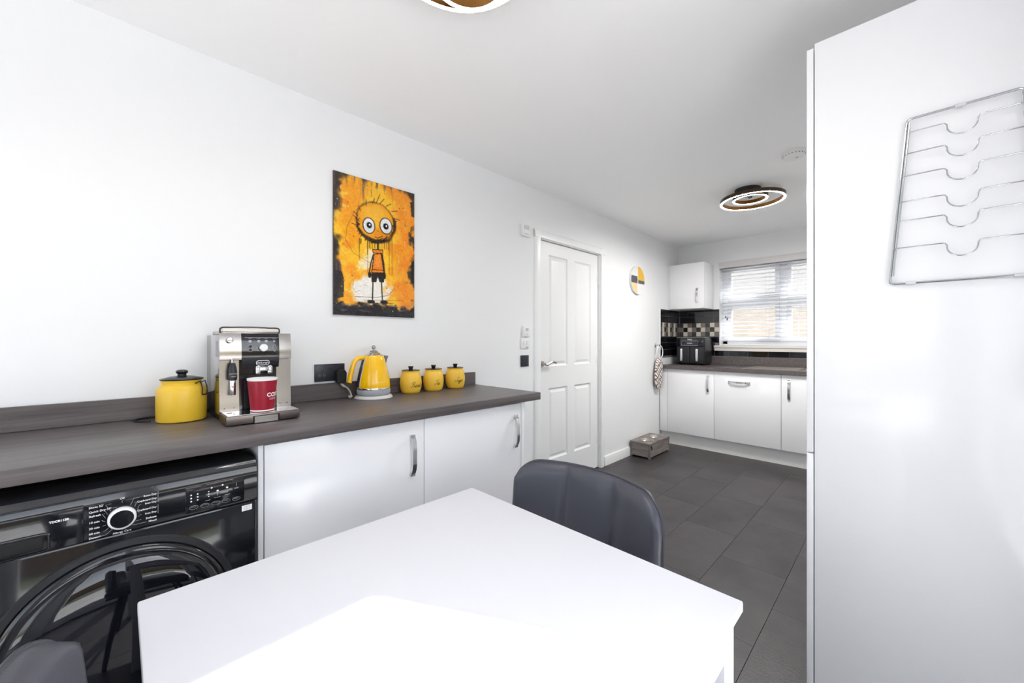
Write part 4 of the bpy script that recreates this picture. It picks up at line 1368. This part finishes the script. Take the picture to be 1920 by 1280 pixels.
for p in pz:
    z, hw, hd_ = p
    ring = []
    for k in range(N):
        a = 2 * PI * k / N
        f = 1 + 0.16 * math.sin(5 * a + z * 9) + 0.08 * math.sin(9 * a - z * 14)
        ring.append(tw.verts.new((0.046 + hd_ * f * math.cos(a), rY - 0.018 + 0.15 * (1.0 - z) * -0.15 + hw * math.sin(a) * (1 + 0.05 * math.sin(3 * a)), z)))
    rows.append(ring)
for a, b in zip(rows, rows[1:]):
    for k in range(N):
        tw.faces.new((a[k], a[(k + 1) % N], b[(k + 1) % N], b[k]))
tw.faces.new(rows[0]); tw.faces.new(rows[-1][::-1])
bmesh.ops.recalc_face_normals(tw, faces=tw.faces)
solo('tea_towel', tw, towel_m, 'pale checked tea towel hanging from the towel ring', 'towel', sharp=60)

# ------------------------------------------------------------------ pet feeder
fx0, fx1, fy0, fy1, fh = 0.020, 0.232, 3.788, 4.250, 0.162
pf = thing('pet_feeder', 'grey wooden pet feeder crate on the floor by the far units', 'pet feeder', ((fx0 + fx1) / 2, (fy0 + fy1) / 2, 0))
pw = 0.012
for z0, z1 in ((0.018, 0.078), (0.082, 0.142)):
    part('plank', B(fx0 + pw, fx1 - pw, fy0, fy0 + pw, z0, z1, 0.0015, 1), crate_m, pf)
    part('plank', B(fx0 + pw, fx1 - pw, fy1 - pw, fy1, z0, z1, 0.0015, 1), crate_m, pf)
    part('plank', B(fx1 - pw, fx1, fy0, fy1, z0, z1, 0.0015, 1), crate_m, pf)
    part('plank', B(fx0, fx0 + pw, fy0, fy1, z0, z1, 0.0015, 1), crate_m, pf)
for x in (fx0 - 0.002, fx1 - 0.020):
    for y in (fy0 - 0.002, fy1 - 0.020):
        part('corner_post', B(x, x + 0.022, y, y + 0.022, 0.0, 0.1435, 0.002, 1), crate_d_m, pf)
# top board with two round holes
t = new()
xm = (fx0 + fx1) / 2
bowls = [(xm, fy0 + 0.13), (xm, fy1 - 0.13)]
BR = 0.072
ymid = (fy0 + fy1) / 2
for (bx0, by0), (ya, yb) in zip(bowls, ((fy0 - 0.004, ymid), (ymid, fy1 + 0.004))):
    for z, flip in ((0.162, False), (0.1435, True)):
        inner, outer = [], []
        n = 32
        for k in range(n):
            a = 2 * PI * (k + 0.5) / n
            c, s_ = math.cos(a), math.sin(a)
            inner.append(t.verts.new((bx0 + BR * c, by0 + BR * s_, z)))
            dx = (fx1 + 0.004 - bx0) / c if c > 0 else (fx0 - 0.004 - bx0) / c
            dy = (yb - by0) / s_ if s_ > 0 else (ya - by0) / s_
            m_ = min(dx, dy)
            outer.append(t.verts.new((bx0 + m_ * c, by0 + m_ * s_, z)))
        for k in range(n):
            q = (inner[k], outer[k], outer[(k + 1) % n], inner[(k + 1) % n])
            t.faces.new(q[::-1] if flip else q)
        if z == 0.162:
            top_in = inner
        else:
            for k in range(n):
                t.faces.new((top_in[k], top_in[(k + 1) % n], inner[(k + 1) % n], inner[k]))
box(t, fx0 - 0.004, fx1 + 0.004, fy0 - 0.0045, fy0 - 0.0035, 0.1435, 0.162)
box(t, fx0 - 0.004, fx1 + 0.004, fy1 + 0.0035, fy1 + 0.0045, 0.1435, 0.162)
box(t, fx1 + 0.0035, fx1 + 0.0045, fy0 - 0.0045, fy1 + 0.0045, 0.1435, 0.162)
box(t, fx0 - 0.0045, fx0 - 0.0035, fy0 - 0.0045, fy1 + 0.0045, 0.1435, 0.162)
part('top_board', t, crate_m, pf)
part('latch', tube(new(), catmull([(fx1 + 0.006, fy0 + 0.030, 0.128), (fx1 + 0.008, fy0 + 0.022, 0.115), (fx1 + 0.009, fy0 + 0.030, 0.098), (fx1 + 0.008, fy0 + 0.038, 0.115)], 6, closed=True), 0.003, 6, closed=True), iron_m, pf, label='black iron latch loop')
part('latch_plate', B(fx1, fx1 + 0.004, fy0 + 0.018, fy0 + 0.042, 0.122, 0.136, 0.001, 1), iron_m, pf)
for (bx0, by0), lb in zip(bowls, ('stainless steel bowl in the feeder, nearer the door', 'stainless steel bowl in the feeder, nearer the far units')):
    b_ = lathe(new(), [(0.083, 0.1622), (0.084, 0.1645), (0.080, 0.1665), (0.069, 0.1650), (0.064, 0.150), (0.052, 0.125), (0.030, 0.119), (0, 0.118), ], 48, at(bx0, by0, 0), cap=False)
    lathe(b_, [(0, 0.116), (0.03, 0.117), (0.053, 0.123), (0.066, 0.150), (0.070, 0.1622), (0.083, 0.1622)], 48, at(bx0, by0, 0), cap=False)
    solo('pet_bowl', b_, steel_m, lb, 'bowl', group='pet bowls in the feeder', sharp=50)

# ------------------------------------------------------------------ far run of units
YW = 4.483                                        # worktop front
YD = 4.510                                        # door fronts
bm = new()
for a in ((0.011, 1.36, YW, YF - 0.002), (1.78, XR - 0.002, YW, YF - 0.002), (1.36, 1.78, YW, 4.60), (1.36, 1.78, 4.93, YF - 0.002)):
    box(bm, *a, WT - 0.038, WT)
solo('worktop', bm, worktop_m, 'dark worktop under the far window with sink and air fryer', 'worktop')
solo('upstand', B(0.011, XR - 0.002, YF - 0.022, YF - 0.004, WT + 0.0005, 1.017, 0.001, 1), worktop_m, 'dark upstand below the far window and tiles', 'upstand')
def far_unit(name, label, x0, x1, hx, horiz, cat='cabinet'):
    c = thing(name, label, cat, ((x0 + x1) / 2, 4.8, 0), group='far base units')
    part('body', B(x0 + 0.001, x1 - 0.001, YD + 0.021, 5.05, 0.15, WT - 0.040), unit_m, c)
    d = part('door', B(x0 + 0.0015, x1 - 0.0015, YD, YD + 0.019, 0.152, WT - 0.043, 0.0015), gloss_m, c)
    handle_on(d, (hx, YD, 0.775 if horiz else 0.735), '-y', horiz, 0.185 if not horiz else 0.2)
    return c
far_unit('base_cabinet', 'far white base cabinet beside the left wall', 0.100, 0.607, 0.548, False)
far_unit('integrated_dishwasher', 'far white integrated dishwasher with horizontal handle', 0.607, 1.212, 0.85, True, 'dishwasher')
far_unit('base_cabinet', 'far white base cabinet under the sink', 1.212, 1.812, 1.275, False)
solo('filler_panel', B(0.011, 0.0985, YD + 0.002, YD + 0.020, 0.15, WT - 0.040, 0.001), unit_m, 'narrow white filler panel between far cabinet and left wall', 'panel')
struct('trim_2', B(0.002, XR - 0.002, 4.565, 4.583, 0.0, 0.149), plinth_m, 'white plinth under the far units', 'plinth')
solo('base_cabinet', B(1.815, XR - 0.004, YD + 0.002, 5.05, 0.15, WT - 0.040), unit_m, 'white corner cabinet hidden behind the tall unit', 'cabinet')

# sink
sk = thing('kitchen_sink', 'stainless steel inset sink with drainer under the window', 'sink', (1.35, 4.76, WT))
bm = new()
sx0, sx1, sy0, sy1 = 0.86, 1.86, 4.545, 4.985
bx0, bx1, by0, by1 = 1.36, 1.78, 4.60, 4.93
zt_ = WT + 0.004
for a in ((sx0, bx0, sy0, sy1), (bx1, sx1, sy0, sy1), (bx0, bx1, sy0, by0), (bx0, bx1, by1, sy1)):
    box(bm, a[0], a[1], a[2], a[3], WT + 0.0005, zt_)
part('rim', bm, steel_m, sk)
for i in range(9):
    y = 4.60 + i * 0.042
    part('drainer_rib', box(new(), 0.90, 1.33, y, y + 0.012, zt_, zt_ + 0.003, 0.001, 1), steel_m, sk)
bm = new()
lo = []
for ins, z in ((0, zt_), (0.006, WT - 0.01), (0.018, WT - 0.030)):
    lo.append([bm.verts.new(p) for p in ((bx0 + ins, by0 + ins, z), (bx1 - ins, by0 + ins, z), (bx1 - ins, by1 - ins, z), (bx0 + ins, by1 - ins, z))])
for a, b in zip(lo, lo[1:]):
    for k in range(4):
        bm.faces.new((a[(k + 1) % 4], a[k], b[k], b[(k + 1) % 4]))
bm.faces.new(lo[-1])
part('bowl', bm, steel_m, sk)
tp = new()
lathe(tp, [(0, 0), (0.026, 0), (0.026, 0.006), (0.018, 0.012), (0.016, 0.10), (0, 0.10)], 24, at(1.57, 4.955, zt_))
tube(tp, catmull([(1.57, 4.955, zt_ + 0.08), (1.57, 4.955, zt_ + 0.20), (1.57, 4.93, zt_ + 0.245), (1.57, 4.86, zt_ + 0.25), (1.57, 4.80, zt_ + 0.21)], 6), 0.011, 12)
part('tap', tp, chrome_m, sk)

# wall cabinet
wc = thing('wall_cabinet', 'white wall cabinet with chrome handle beside the far window', 'cabinet', (0.22, 4.92, 1.57))
part('body', B(0.032, 0.420, 4.776, YF - 0.002, 1.583, 2.118, 0.001), gloss_m, wc)
d = part('door', B(0.033, 0.419, 4.756, 4.774, 1.585, 2.116, 0.0015), gloss_m, wc)
handle_on(d, (0.348, 4.756, 1.735), '-y', False, 0.17)
part('light_strip', B(0.09, 0.40, 4.79, 4.83, 1.5765, 1.5828, 0.001, 1), steel_m, wc)
solo('filler_panel', B(0.002, 0.031, 4.766, 4.786, 1.583, 2.118, 0.001), unit_m, 'slim white filler beside the wall cabinet', 'panel')

# air fryer
ax0, ax1, ay0, ay1, az = 0.105, 0.435, 4.725, 4.985, 1.245
af = thing('air_fryer', 'black two-drawer air fryer on the far worktop in the corner', 'air fryer', ((ax0 + ax1) / 2, (ay0 + ay1) / 2, ZT))
part('body', B(ax0, ax1, ay0 + 0.012, ay1, ZT + 0.006, az - 0.004, 0.022, 4), black_m, af)
for x in (ax0 + 0.04, ax1 - 0.04):
    for y in (ay0 + 0.05, ay1 - 0.05):
        part('foot', lathe(new(), [(0, 0), (0.014, 0), (0.014, 0.0075), (0, 0.0075)], 14, at(x, y, ZT)), matt_black_m, af)
part('top_trim', B(ax0 + 0.008, ax1 - 0.008, ay0 + 0.014, ay1 - 0.02, az - 0.006, az, 0.003), steel_m, af)
part('control_band', B(ax0 + 0.012, ax1 - 0.012, ay0 + 0.004, ay0 + 0.016, ZT + 0.215, az - 0.010, 0.004), black_gloss_m, af)
am = (ax0 + ax1) / 2
ff = lambda x0, z0: (lambda a, b: (x0 + a, ay0 + 0.0034, z0 + b))
part('screen_outline', strokes2d([[(am - 0.095, 1.150), (am + 0.095, 1.150), (am + 0.095, 1.202), (am - 0.095, 1.202), (am - 0.095, 1.150)]], 0.0022, ff(0, 0)), print_grey_m, af)
part('screen_digits', strokes2d([[(am - 0.030, 1.175), (am + 0.030, 1.175)]], 0.009, ff(0, 0)), print_grey_m, af)
part('lettering', add_text(new(), 'Ninja', 0.024, ff(am, 1.211), 'CENTER'), print_m, af)
for x0, x1, hx in ((ax0 + 0.016, am - 0.002, am - 0.088), (am + 0.002, ax1 - 0.016, am + 0.088)):
    dw = part('drawer', B(x0, x1, ay0, ay0 + 0.02, ZT + 0.018, ZT + 0.212, 0.008, 3), matt_black_m, af)
    part('drawer_handle', B(hx - 0.013, hx + 0.013, ay0 - 0.028, ay0 - 0.0005, ZT + 0.045, ZT + 0.190, 0.006), M('satin_handle', 'e3e3e2', 0.25, metal=0.7), dw, label='satin silver vertical handle')

# venetian blind
vb = thing('venetian_blind', 'white venetian blind with open slats in the far window', 'blind', ((WX0 + WX1) / 2, YF + 0.055, WZ0))
part('valance', B(WX0 - 0.004, WX1 + 0.004, YF - 0.014, YF + 0.004, WZ1 - 0.066, WZ1 + 0.006, 0.002), M('valance_white', 'dcd9d8', 0.45), vb)
part('head_rail', B(WX0 + 0.004, WX1 - 0.004, YF + 0.030, YF + 0.080, WZ1 - 0.050, WZ1 - 0.004, 0.002), slat_m, vb)
tsl = new()
n = 6
hl = (WX1 - WX0) / 2 - 0.008
pr = []
for k in range(n + 1):
    v = -0.025 + 0.05 * k / n
    pr.append((v, 0.003 * (1 - (v / 0.025) ** 2)))
prism(tsl, pr + [(p[0], p[1] - 0.0028) for p in pr[::-1]], -hl, hl, 'x', Matrix.Rotation(math.radians(-8), 4, 'X'))
slme = mesh_of('slat', tsl, slat_m)
zb, ztop = WZ0 + 0.060, WZ1 - 0.075
NS = 20
for i in range(NS):
    z = zb + (ztop - zb) * i / (NS - 1)
    o = inst('slat', slme, (0, YF + 0.055 - vb.location.y, z - vb.location.z), vb)
part('bottom_rail', B(WX0 + 0.008, WX1 - 0.008, YF + 0.030, YF + 0.080, WZ0 + 0.004, WZ0 + 0.020, 0.003), slat_m, vb)
for x in (WX0 + 0.12, mid - 0.13, mid + 0.15, WX1 - 0.12):
    t = new()
    for y in (YF + 0.029, YF + 0.081):
        tube(t, [(x, y, WZ0 + 0.01), (x, y, WZ1 - 0.03)], 0.0011, 6)
    part('ladder_cord', t, slat_m, vb)
for x, z in ((WX0 + 0.062, 1.50), (WX0 + 0.078, 1.475)):
    pc = part('pull_cord', tube(new(), [(x, YF + 0.022, z), (x, YF + 0.022, WZ1 - 0.05)], 0.0012, 6), slat_m, vb)
    part('toggle', lathe(new(), [(0.004, 0), (0.0065, 0.006), (0.005, 0.03), (0, 0.034)], 12, at(x, YF + 0.022, z - 0.03)), M('dark_toggle', '3a3a3e', 0.4), pc)

# ------------------------------------------------------------------ tall unit on the right
TY = 1.580
tx = 1.846
tu = thing('tall_cabinet', 'tall white gloss cabinet filling the right of the view', 'cabinet', (2.14, 1.9, 0))
part('side_panel', B(tx + 0.0005, XR - 0.002, TY, TY + 0.018, 0.0, 2.170, 0.001), gloss_m, tu)
part('body', B(tx + 0.0015, XR - 0.004, TY + 0.019, 2.190, 0.097, 2.165), unit_m, tu)
for z0, z1 in ((0.098, 0.851), (0.855, 2.160)):
    d = part('door', B(tx - 0.0205, tx - 0.0025, TY + 0.003, 2.188, z0, z1, 0.0015), gloss_m, tu)
    handle_on(d, (tx - 0.0205, 2.13, (0.70 if z0 < 0.5 else 1.05)), '-x', False)
part('plinth', B(tx + 0.05, tx + 0.068, TY + 0.019, 2.188, 0.0, 0.095), plinth_m, tu)

# wire rack hung on the tall unit
wr = thing('wire_rack', 'chrome wire rack with notched rungs hung on the tall cabinet', 'rack', (2.158, TY - 0.02, 1.378))
RC = 2.158
rt, rb = (0.101, 1.838), (0.137, 1.378)
hwz = lambda z: rb[0] + (rt[0] - rb[0]) * (z - rb[1]) / (rt[1] - rb[1])
yr = TY - 0.012
fp = []
corners = [(RC - rb[0], rb[1]), (RC + rb[0], rb[1]), (RC + rt[0], rt[1]), (RC - rt[0], rt[1])]
for i, c in enumerate(corners):
    p, q, s_ = Vector(corners[i - 1]), Vector(c), Vector(corners[(i + 1) % 4])
    a = q + (p - q).normalized() * 0.010
    b = q + (s_ - q).normalized() * 0.010
    for k in range(5):
        u = k / 4
        m_ = a * (1 - u) ** 2 + q * 2 * u * (1 - u) + b * u * u
        fp.append((m_.x, yr, m_.y))
part('frame', tube(new(), fp, 0.0032, 8, closed=True), wire_m, wr)
for z in (1.800, 1.7395, 1.679, 1.607, 1.554, 1.478):
    h_ = hwz(z)
    i_ = (1.800, 1.7395, 1.679, 1.607, 1.554, 1.478).index(z)
    yy = yr - 0.004 - 0.004 * (i_ % 2)
    R_ = 0.027
    pts = [(RC - h_, yr - 0.002, z), (RC - h_ + 0.01, yy, z), (RC - R_ - 0.010, yy, z), (RC - R_ - 0.004, yy, z - 0.001), (RC - R_, yy, z - 0.007)]
    for k in range(11):
        a = PI + PI * k / 10
        pts.append((RC + R_ * math.cos(a), yy, z - 0.012 + R_ * math.sin(a) * 0.95))
    pts += [(RC + R_, yy, z - 0.007), (RC + R_ + 0.004, yy, z - 0.001), (RC + R_ + 0.010, yy, z), (RC + h_ - 0.01, yy, z), (RC + h_, yr - 0.002, z)]
    part('rung', tube(new(), pts, 0.0017, 8), wire_m, wr)
for s_ in (-1, 1):
    t = tube(new(), [(RC + s_ * (hwz(1.40) - 0.006), yr - 0.007, 1.40), (RC + s_ * (hwz(1.825) - 0.006), yr - 0.007, 1.825)], 0.0017, 8)
    part('side_wire', t, wire_m, wr)
for x, z in ((RC - 0.003, 1.838), (RC - 0.095, 1.378), (RC + 0.095, 1.378)):
    c = tube(new(), [(x - 0.010, yr, z), (x + 0.010, yr, z)], 0.0052, 10)
    box(c, x - 0.005, x + 0.005, yr, TY - 0.0005, z - 0.004, z + 0.004, 0.001, 1)
    part('clip', c, M('clear_clip', 'd9dcdf', 0.15), wr)

# ------------------------------------------------------------------ table and chairs
tX0, tX1, tY0, tY1, tZ = 1.078, 1.846, 0.022, 0.792, 0.750
tb_ = thing('dining_table', 'square white lacquered dining table in the foreground', 'table', ((tX0 + tX1) / 2, (tY0 + tY1) / 2, 0))
part('tabletop', B(tX0, tX1, tY0, tY1, tZ - 0.020, tZ, 0.003), table_m, tb_)
lw = 0.050
ins = 0.012
for x in (tX0 + ins, tX1 - ins - lw):
    for y in (tY0 + ins, tY1 - ins - lw):
        part('leg', B(x, x + lw, y, y + lw, 0.0, tZ - 0.0205, 0.002), table_m, tb_)
for y in (tY0 + ins + 0.006, tY1 - ins - 0.026):
    part('apron', B(tX0 + ins + lw, tX1 - ins - lw, y, y + 0.020, tZ - 0.088, tZ - 0.0205), table_m, tb_)
for x in (tX0 + ins + 0.006, tX1 - ins - 0.022):
    part('apron', B(x, x + 0.020, tY0 + ins + lw, tY1 - ins - lw, tZ - 0.088, tZ - 0.0205), table_m, tb_)

def back_outline(x):
    """top and bottom of the backrest at a sideways position"""
    a = abs(x)
    hw, rc_ = 0.260, 0.078
    if a > hw - rc_:
        q = min(1.0, (a - (hw - rc_)) / rc_)
        d = rc_ * (1 - math.sqrt(max(0, 1 - q * q)))
    else:
        d = 0
    top = 0.812 - 0.008 * (a / hw) ** 2 - d
    bot = 0.455 + 0.02 * (a / hw) ** 2 + d * 0.9
    return top, bot
def back_y(x, z):
    u = (z - 0.455) / 0.36
    return -0.215 - 0.055 * u + 0.078 * (abs(x) / 0.26) ** 2.2 * (0.7 + 0.3 * u)
def chair(label, loc, rz):
    c = thing('dining_chair', label, 'chair', loc, rz, group='dark leather dining chairs')
    NXc, NZc = 57, 22
    xs = [-0.2598 + 0.5196 * (0.5 - 0.5 * math.cos(PI * i / (NXc - 1))) * 1.0 for i in range(NXc)]
    t = new()
    F, K_ = [], []
    for x in xs:
        tp_, bt_ = back_outline(x)
        cf, cb = [], []
        for j in range(NZc):
            v = j / (NZc - 1)
            z = bt_ + (tp_ - bt_) * v
            ed = min(1.0, min(v, 1 - v) * (tp_ - bt_) / 0.022, (0.26 - abs(x)) / 0.022 + 0.02)
            th = 0.017 * math.sqrt(max(0, 1 - (1 - ed) ** 2)) + 0.0012
            seam = sum(math.exp(-((x - s0) / 0.0075) ** 2) for s0 in (-0.083, 0.083))
            puff = 0.010 * min(1.0, min(abs(x - 0.083), abs(x + 0.083)) / 0.05)
            y = back_y(x, z)
            cf.append(t.verts.new((x, y + th - 0.010 * seam * ed + puff * ed, z)))
            cb.append(t.verts.new((x, y - th, z)))
        F.append(cf); K_.append(cb)
    for i in range(NXc - 1):
        for j in range(NZc - 1):
            t.faces.new((F[i][j], F[i][j + 1], F[i + 1][j + 1], F[i + 1][j]))
            t.faces.new((K_[i][j], K_[i + 1][j], K_[i + 1][j + 1], K_[i][j + 1]))
        t.faces.new((F[i][-1], K_[i][-1], K_[i + 1][-1], F[i + 1][-1]))
        t.faces.new((F[i][0], F[i + 1][0], K_[i + 1][0], K_[i][0]))
    for col in (0, NXc - 1):
        for j in range(NZc - 1):
            q = (F[col][j], K_[col][j], K_[col][j + 1], F[col][j + 1])
            t.faces.new(q if col == 0 else q[::-1])
    bmesh.ops.recalc_face_normals(t, faces=t.faces)
    bk_ = part('backrest', t, leather_m, c, local=True, sharp=80)
    o_ = []
    for i in range(NXc):
        tp_, bt_ = back_outline(xs[i])
        o_.append((xs[i], back_y(xs[i], tp_) - 0.003, tp_ + 0.001))
    left = [(-0.261, back_y(-0.26, z) - 0.003, z) for z in np.linspace(0.58, o_[0][2] - 0.004, 10)]
    right = [(0.261, back_y(0.26, z) - 0.003, z) for z in np.linspace(o_[-1][2] - 0.004, 0.58, 10)]
    part('piping', tube(new(), left + o_ + right, 0.0042, 8), leather_b_m, bk_, local=True)
    s_ = new()
    box(s_, -0.235, 0.235, -0.21, 0.23, 0.425, 0.485, 0.028, 4)
    part('seat', s_, leather_m, c, local=True, sharp=60)
    part('seat_shell', B(-0.225, 0.225, -0.20, 0.22, 0.412, 0.428, 0.006), leather_b_m, c, local=True)
    part('under_frame', B(-0.17, 0.17, -0.15, 0.15, 0.398, 0.4125, 0.003), matt_black_m, c, local=True)
    for x in (-1, 1):
        for y in (-1, 1):
            part('leg', tube(new(), [(0.16 * x, 0.14 * y, 0.402), (0.215 * x, 0.20 * y, 0.004)], [0.015, 0.010], 12), matt_black_m, c, local=True)
    return c
chair('dark grey leather chair with panelled back on the far side of the table', (1.362, 0.778, 0), PI)
chair('dark grey leather chair in the bottom left corner by the dryer', (1.392, 0.155, 0), math.radians(6))

# ------------------------------------------------------------------ ceiling fittings
def ring_lamp(label, x, y, ix, iy, cxo, cyo, led):
    l = thing('ring_lamp', label, 'ceiling lamp', (x, y, 2.30), group='ring ceiling lamps')
    part('canopy', lathe(new(), [(0, 2.362), (0.084, 2.362), (0.090, 2.366), (0.090, 2.3995), (0, 2.3995)], 48, at(x + cxo, y + cyo, 0)), lamp_black_m, l)
    part('bracket', B(x + cxo - 0.012, x + cxo + 0.012, y + cyo - 0.085, y + cyo + 0.085, 2.350, 2.363, 0.002), lamp_black_m, l)
    for R1, dx, dy, z0 in ((0.224, 0, 0, 2.318), (0.120, ix, iy, 2.318)):
        w_ = 0.014
        f = part('ring_frame', lathe(new(), [(R1 - w_, z0 + 0.008), (R1 - w_, z0 + 0.0045), (R1 - w_ - 0.0008, z0 + 0.0045), (R1 - w_ - 0.0008, z0 + 0.034), (R1 + 0.0008, z0 + 0.034), (R1 + 0.0008, z0 + 0.0045), (R1, z0 + 0.0045), (R1, z0 + 0.008), (R1 - w_, z0 + 0.008)], 80, at(x + dx, y + dy, 0), cap=False), bronze_m, l)
        part('inner_lining', lathe(new(), [(R1 - w_ - 0.0012, z0 + 0.034), (R1 - w_ - 0.0012, z0 + 0.0046)], 80, at(x + dx, y + dy, 0), cap=False), gold_m, f)
        part('led_diffuser', lathe(new(), [(R1 - w_ + 0.0002, z0 + 0.0078), (R1 - w_ + 0.0002, z0 + 0.0055), (R1 - 0.0002, z0 + 0.0055), (R1 - 0.0002, z0 + 0.0078)], 80, at(x + dx, y + dy, 0), cap=False), led, f)
    # arms from canopy to rings
    for a in (0.4, 2.5, 4.6):
        px_, py_ = x + cxo + 0.07 * math.cos(a), y + cyo + 0.07 * math.sin(a)
        v = Vector((px_ - x, py_ - y)).normalized() * 0.217
        part('arm', tube(new(), [(px_, py_, 2.365), (x + v.x, y + v.y, 2.349)], 0.004, 6), lamp_black_m, l)
ring_lamp('lit double-ring ceiling lamp at the top edge above the table', 1.165, 0.672, -0.055, 0.083, 0.03, 0.06, led_m)
ring_lamp('lit double-ring ceiling lamp over the far kitchen floor', 1.190, 3.575, 0.0, -0.055, -0.01, -0.085, led_far_m)

sa = thing('smoke_alarm', 'round white smoke alarm on the ceiling beside the tall cabinet', 'smoke alarm', (1.56, 3.005, 2.355))
SAm = at(1.56, 3.005, 0)
part('base', lathe(new(), [(0.0, 2.387), (0.066, 2.387), (0.066, 2.3995), (0, 2.3995)], 40, SAm), white_pl_m, sa)
part('cover', lathe(new(), [(0, 2.360), (0.036, 2.360), (0.050, 2.364), (0.058, 2.372), (0.061, 2.387), (0, 2.387)], 40, SAm), white_pl_m, sa)
va_ = M('vent_shadow_grey', 'a5a5a3', 0.6)
for k in range(20):
    a = 2 * PI * k / 20
    part('vent', box(new(), 0.0535, 0.0600, -0.004, 0.004, 2.374, 2.380, mat4=SAm @ Matrix.Rotation(a, 4, 'Z')), va_, sa)
part('test_button', lathe(new(), [(0, 2.3585), (0.010, 2.3585), (0.011, 2.3605)], 20, at(1.575, 3.0, 0), cap=False), M('button_grey', 'c5c5c4', 0.5), sa)

bpy.context.view_layer.update()
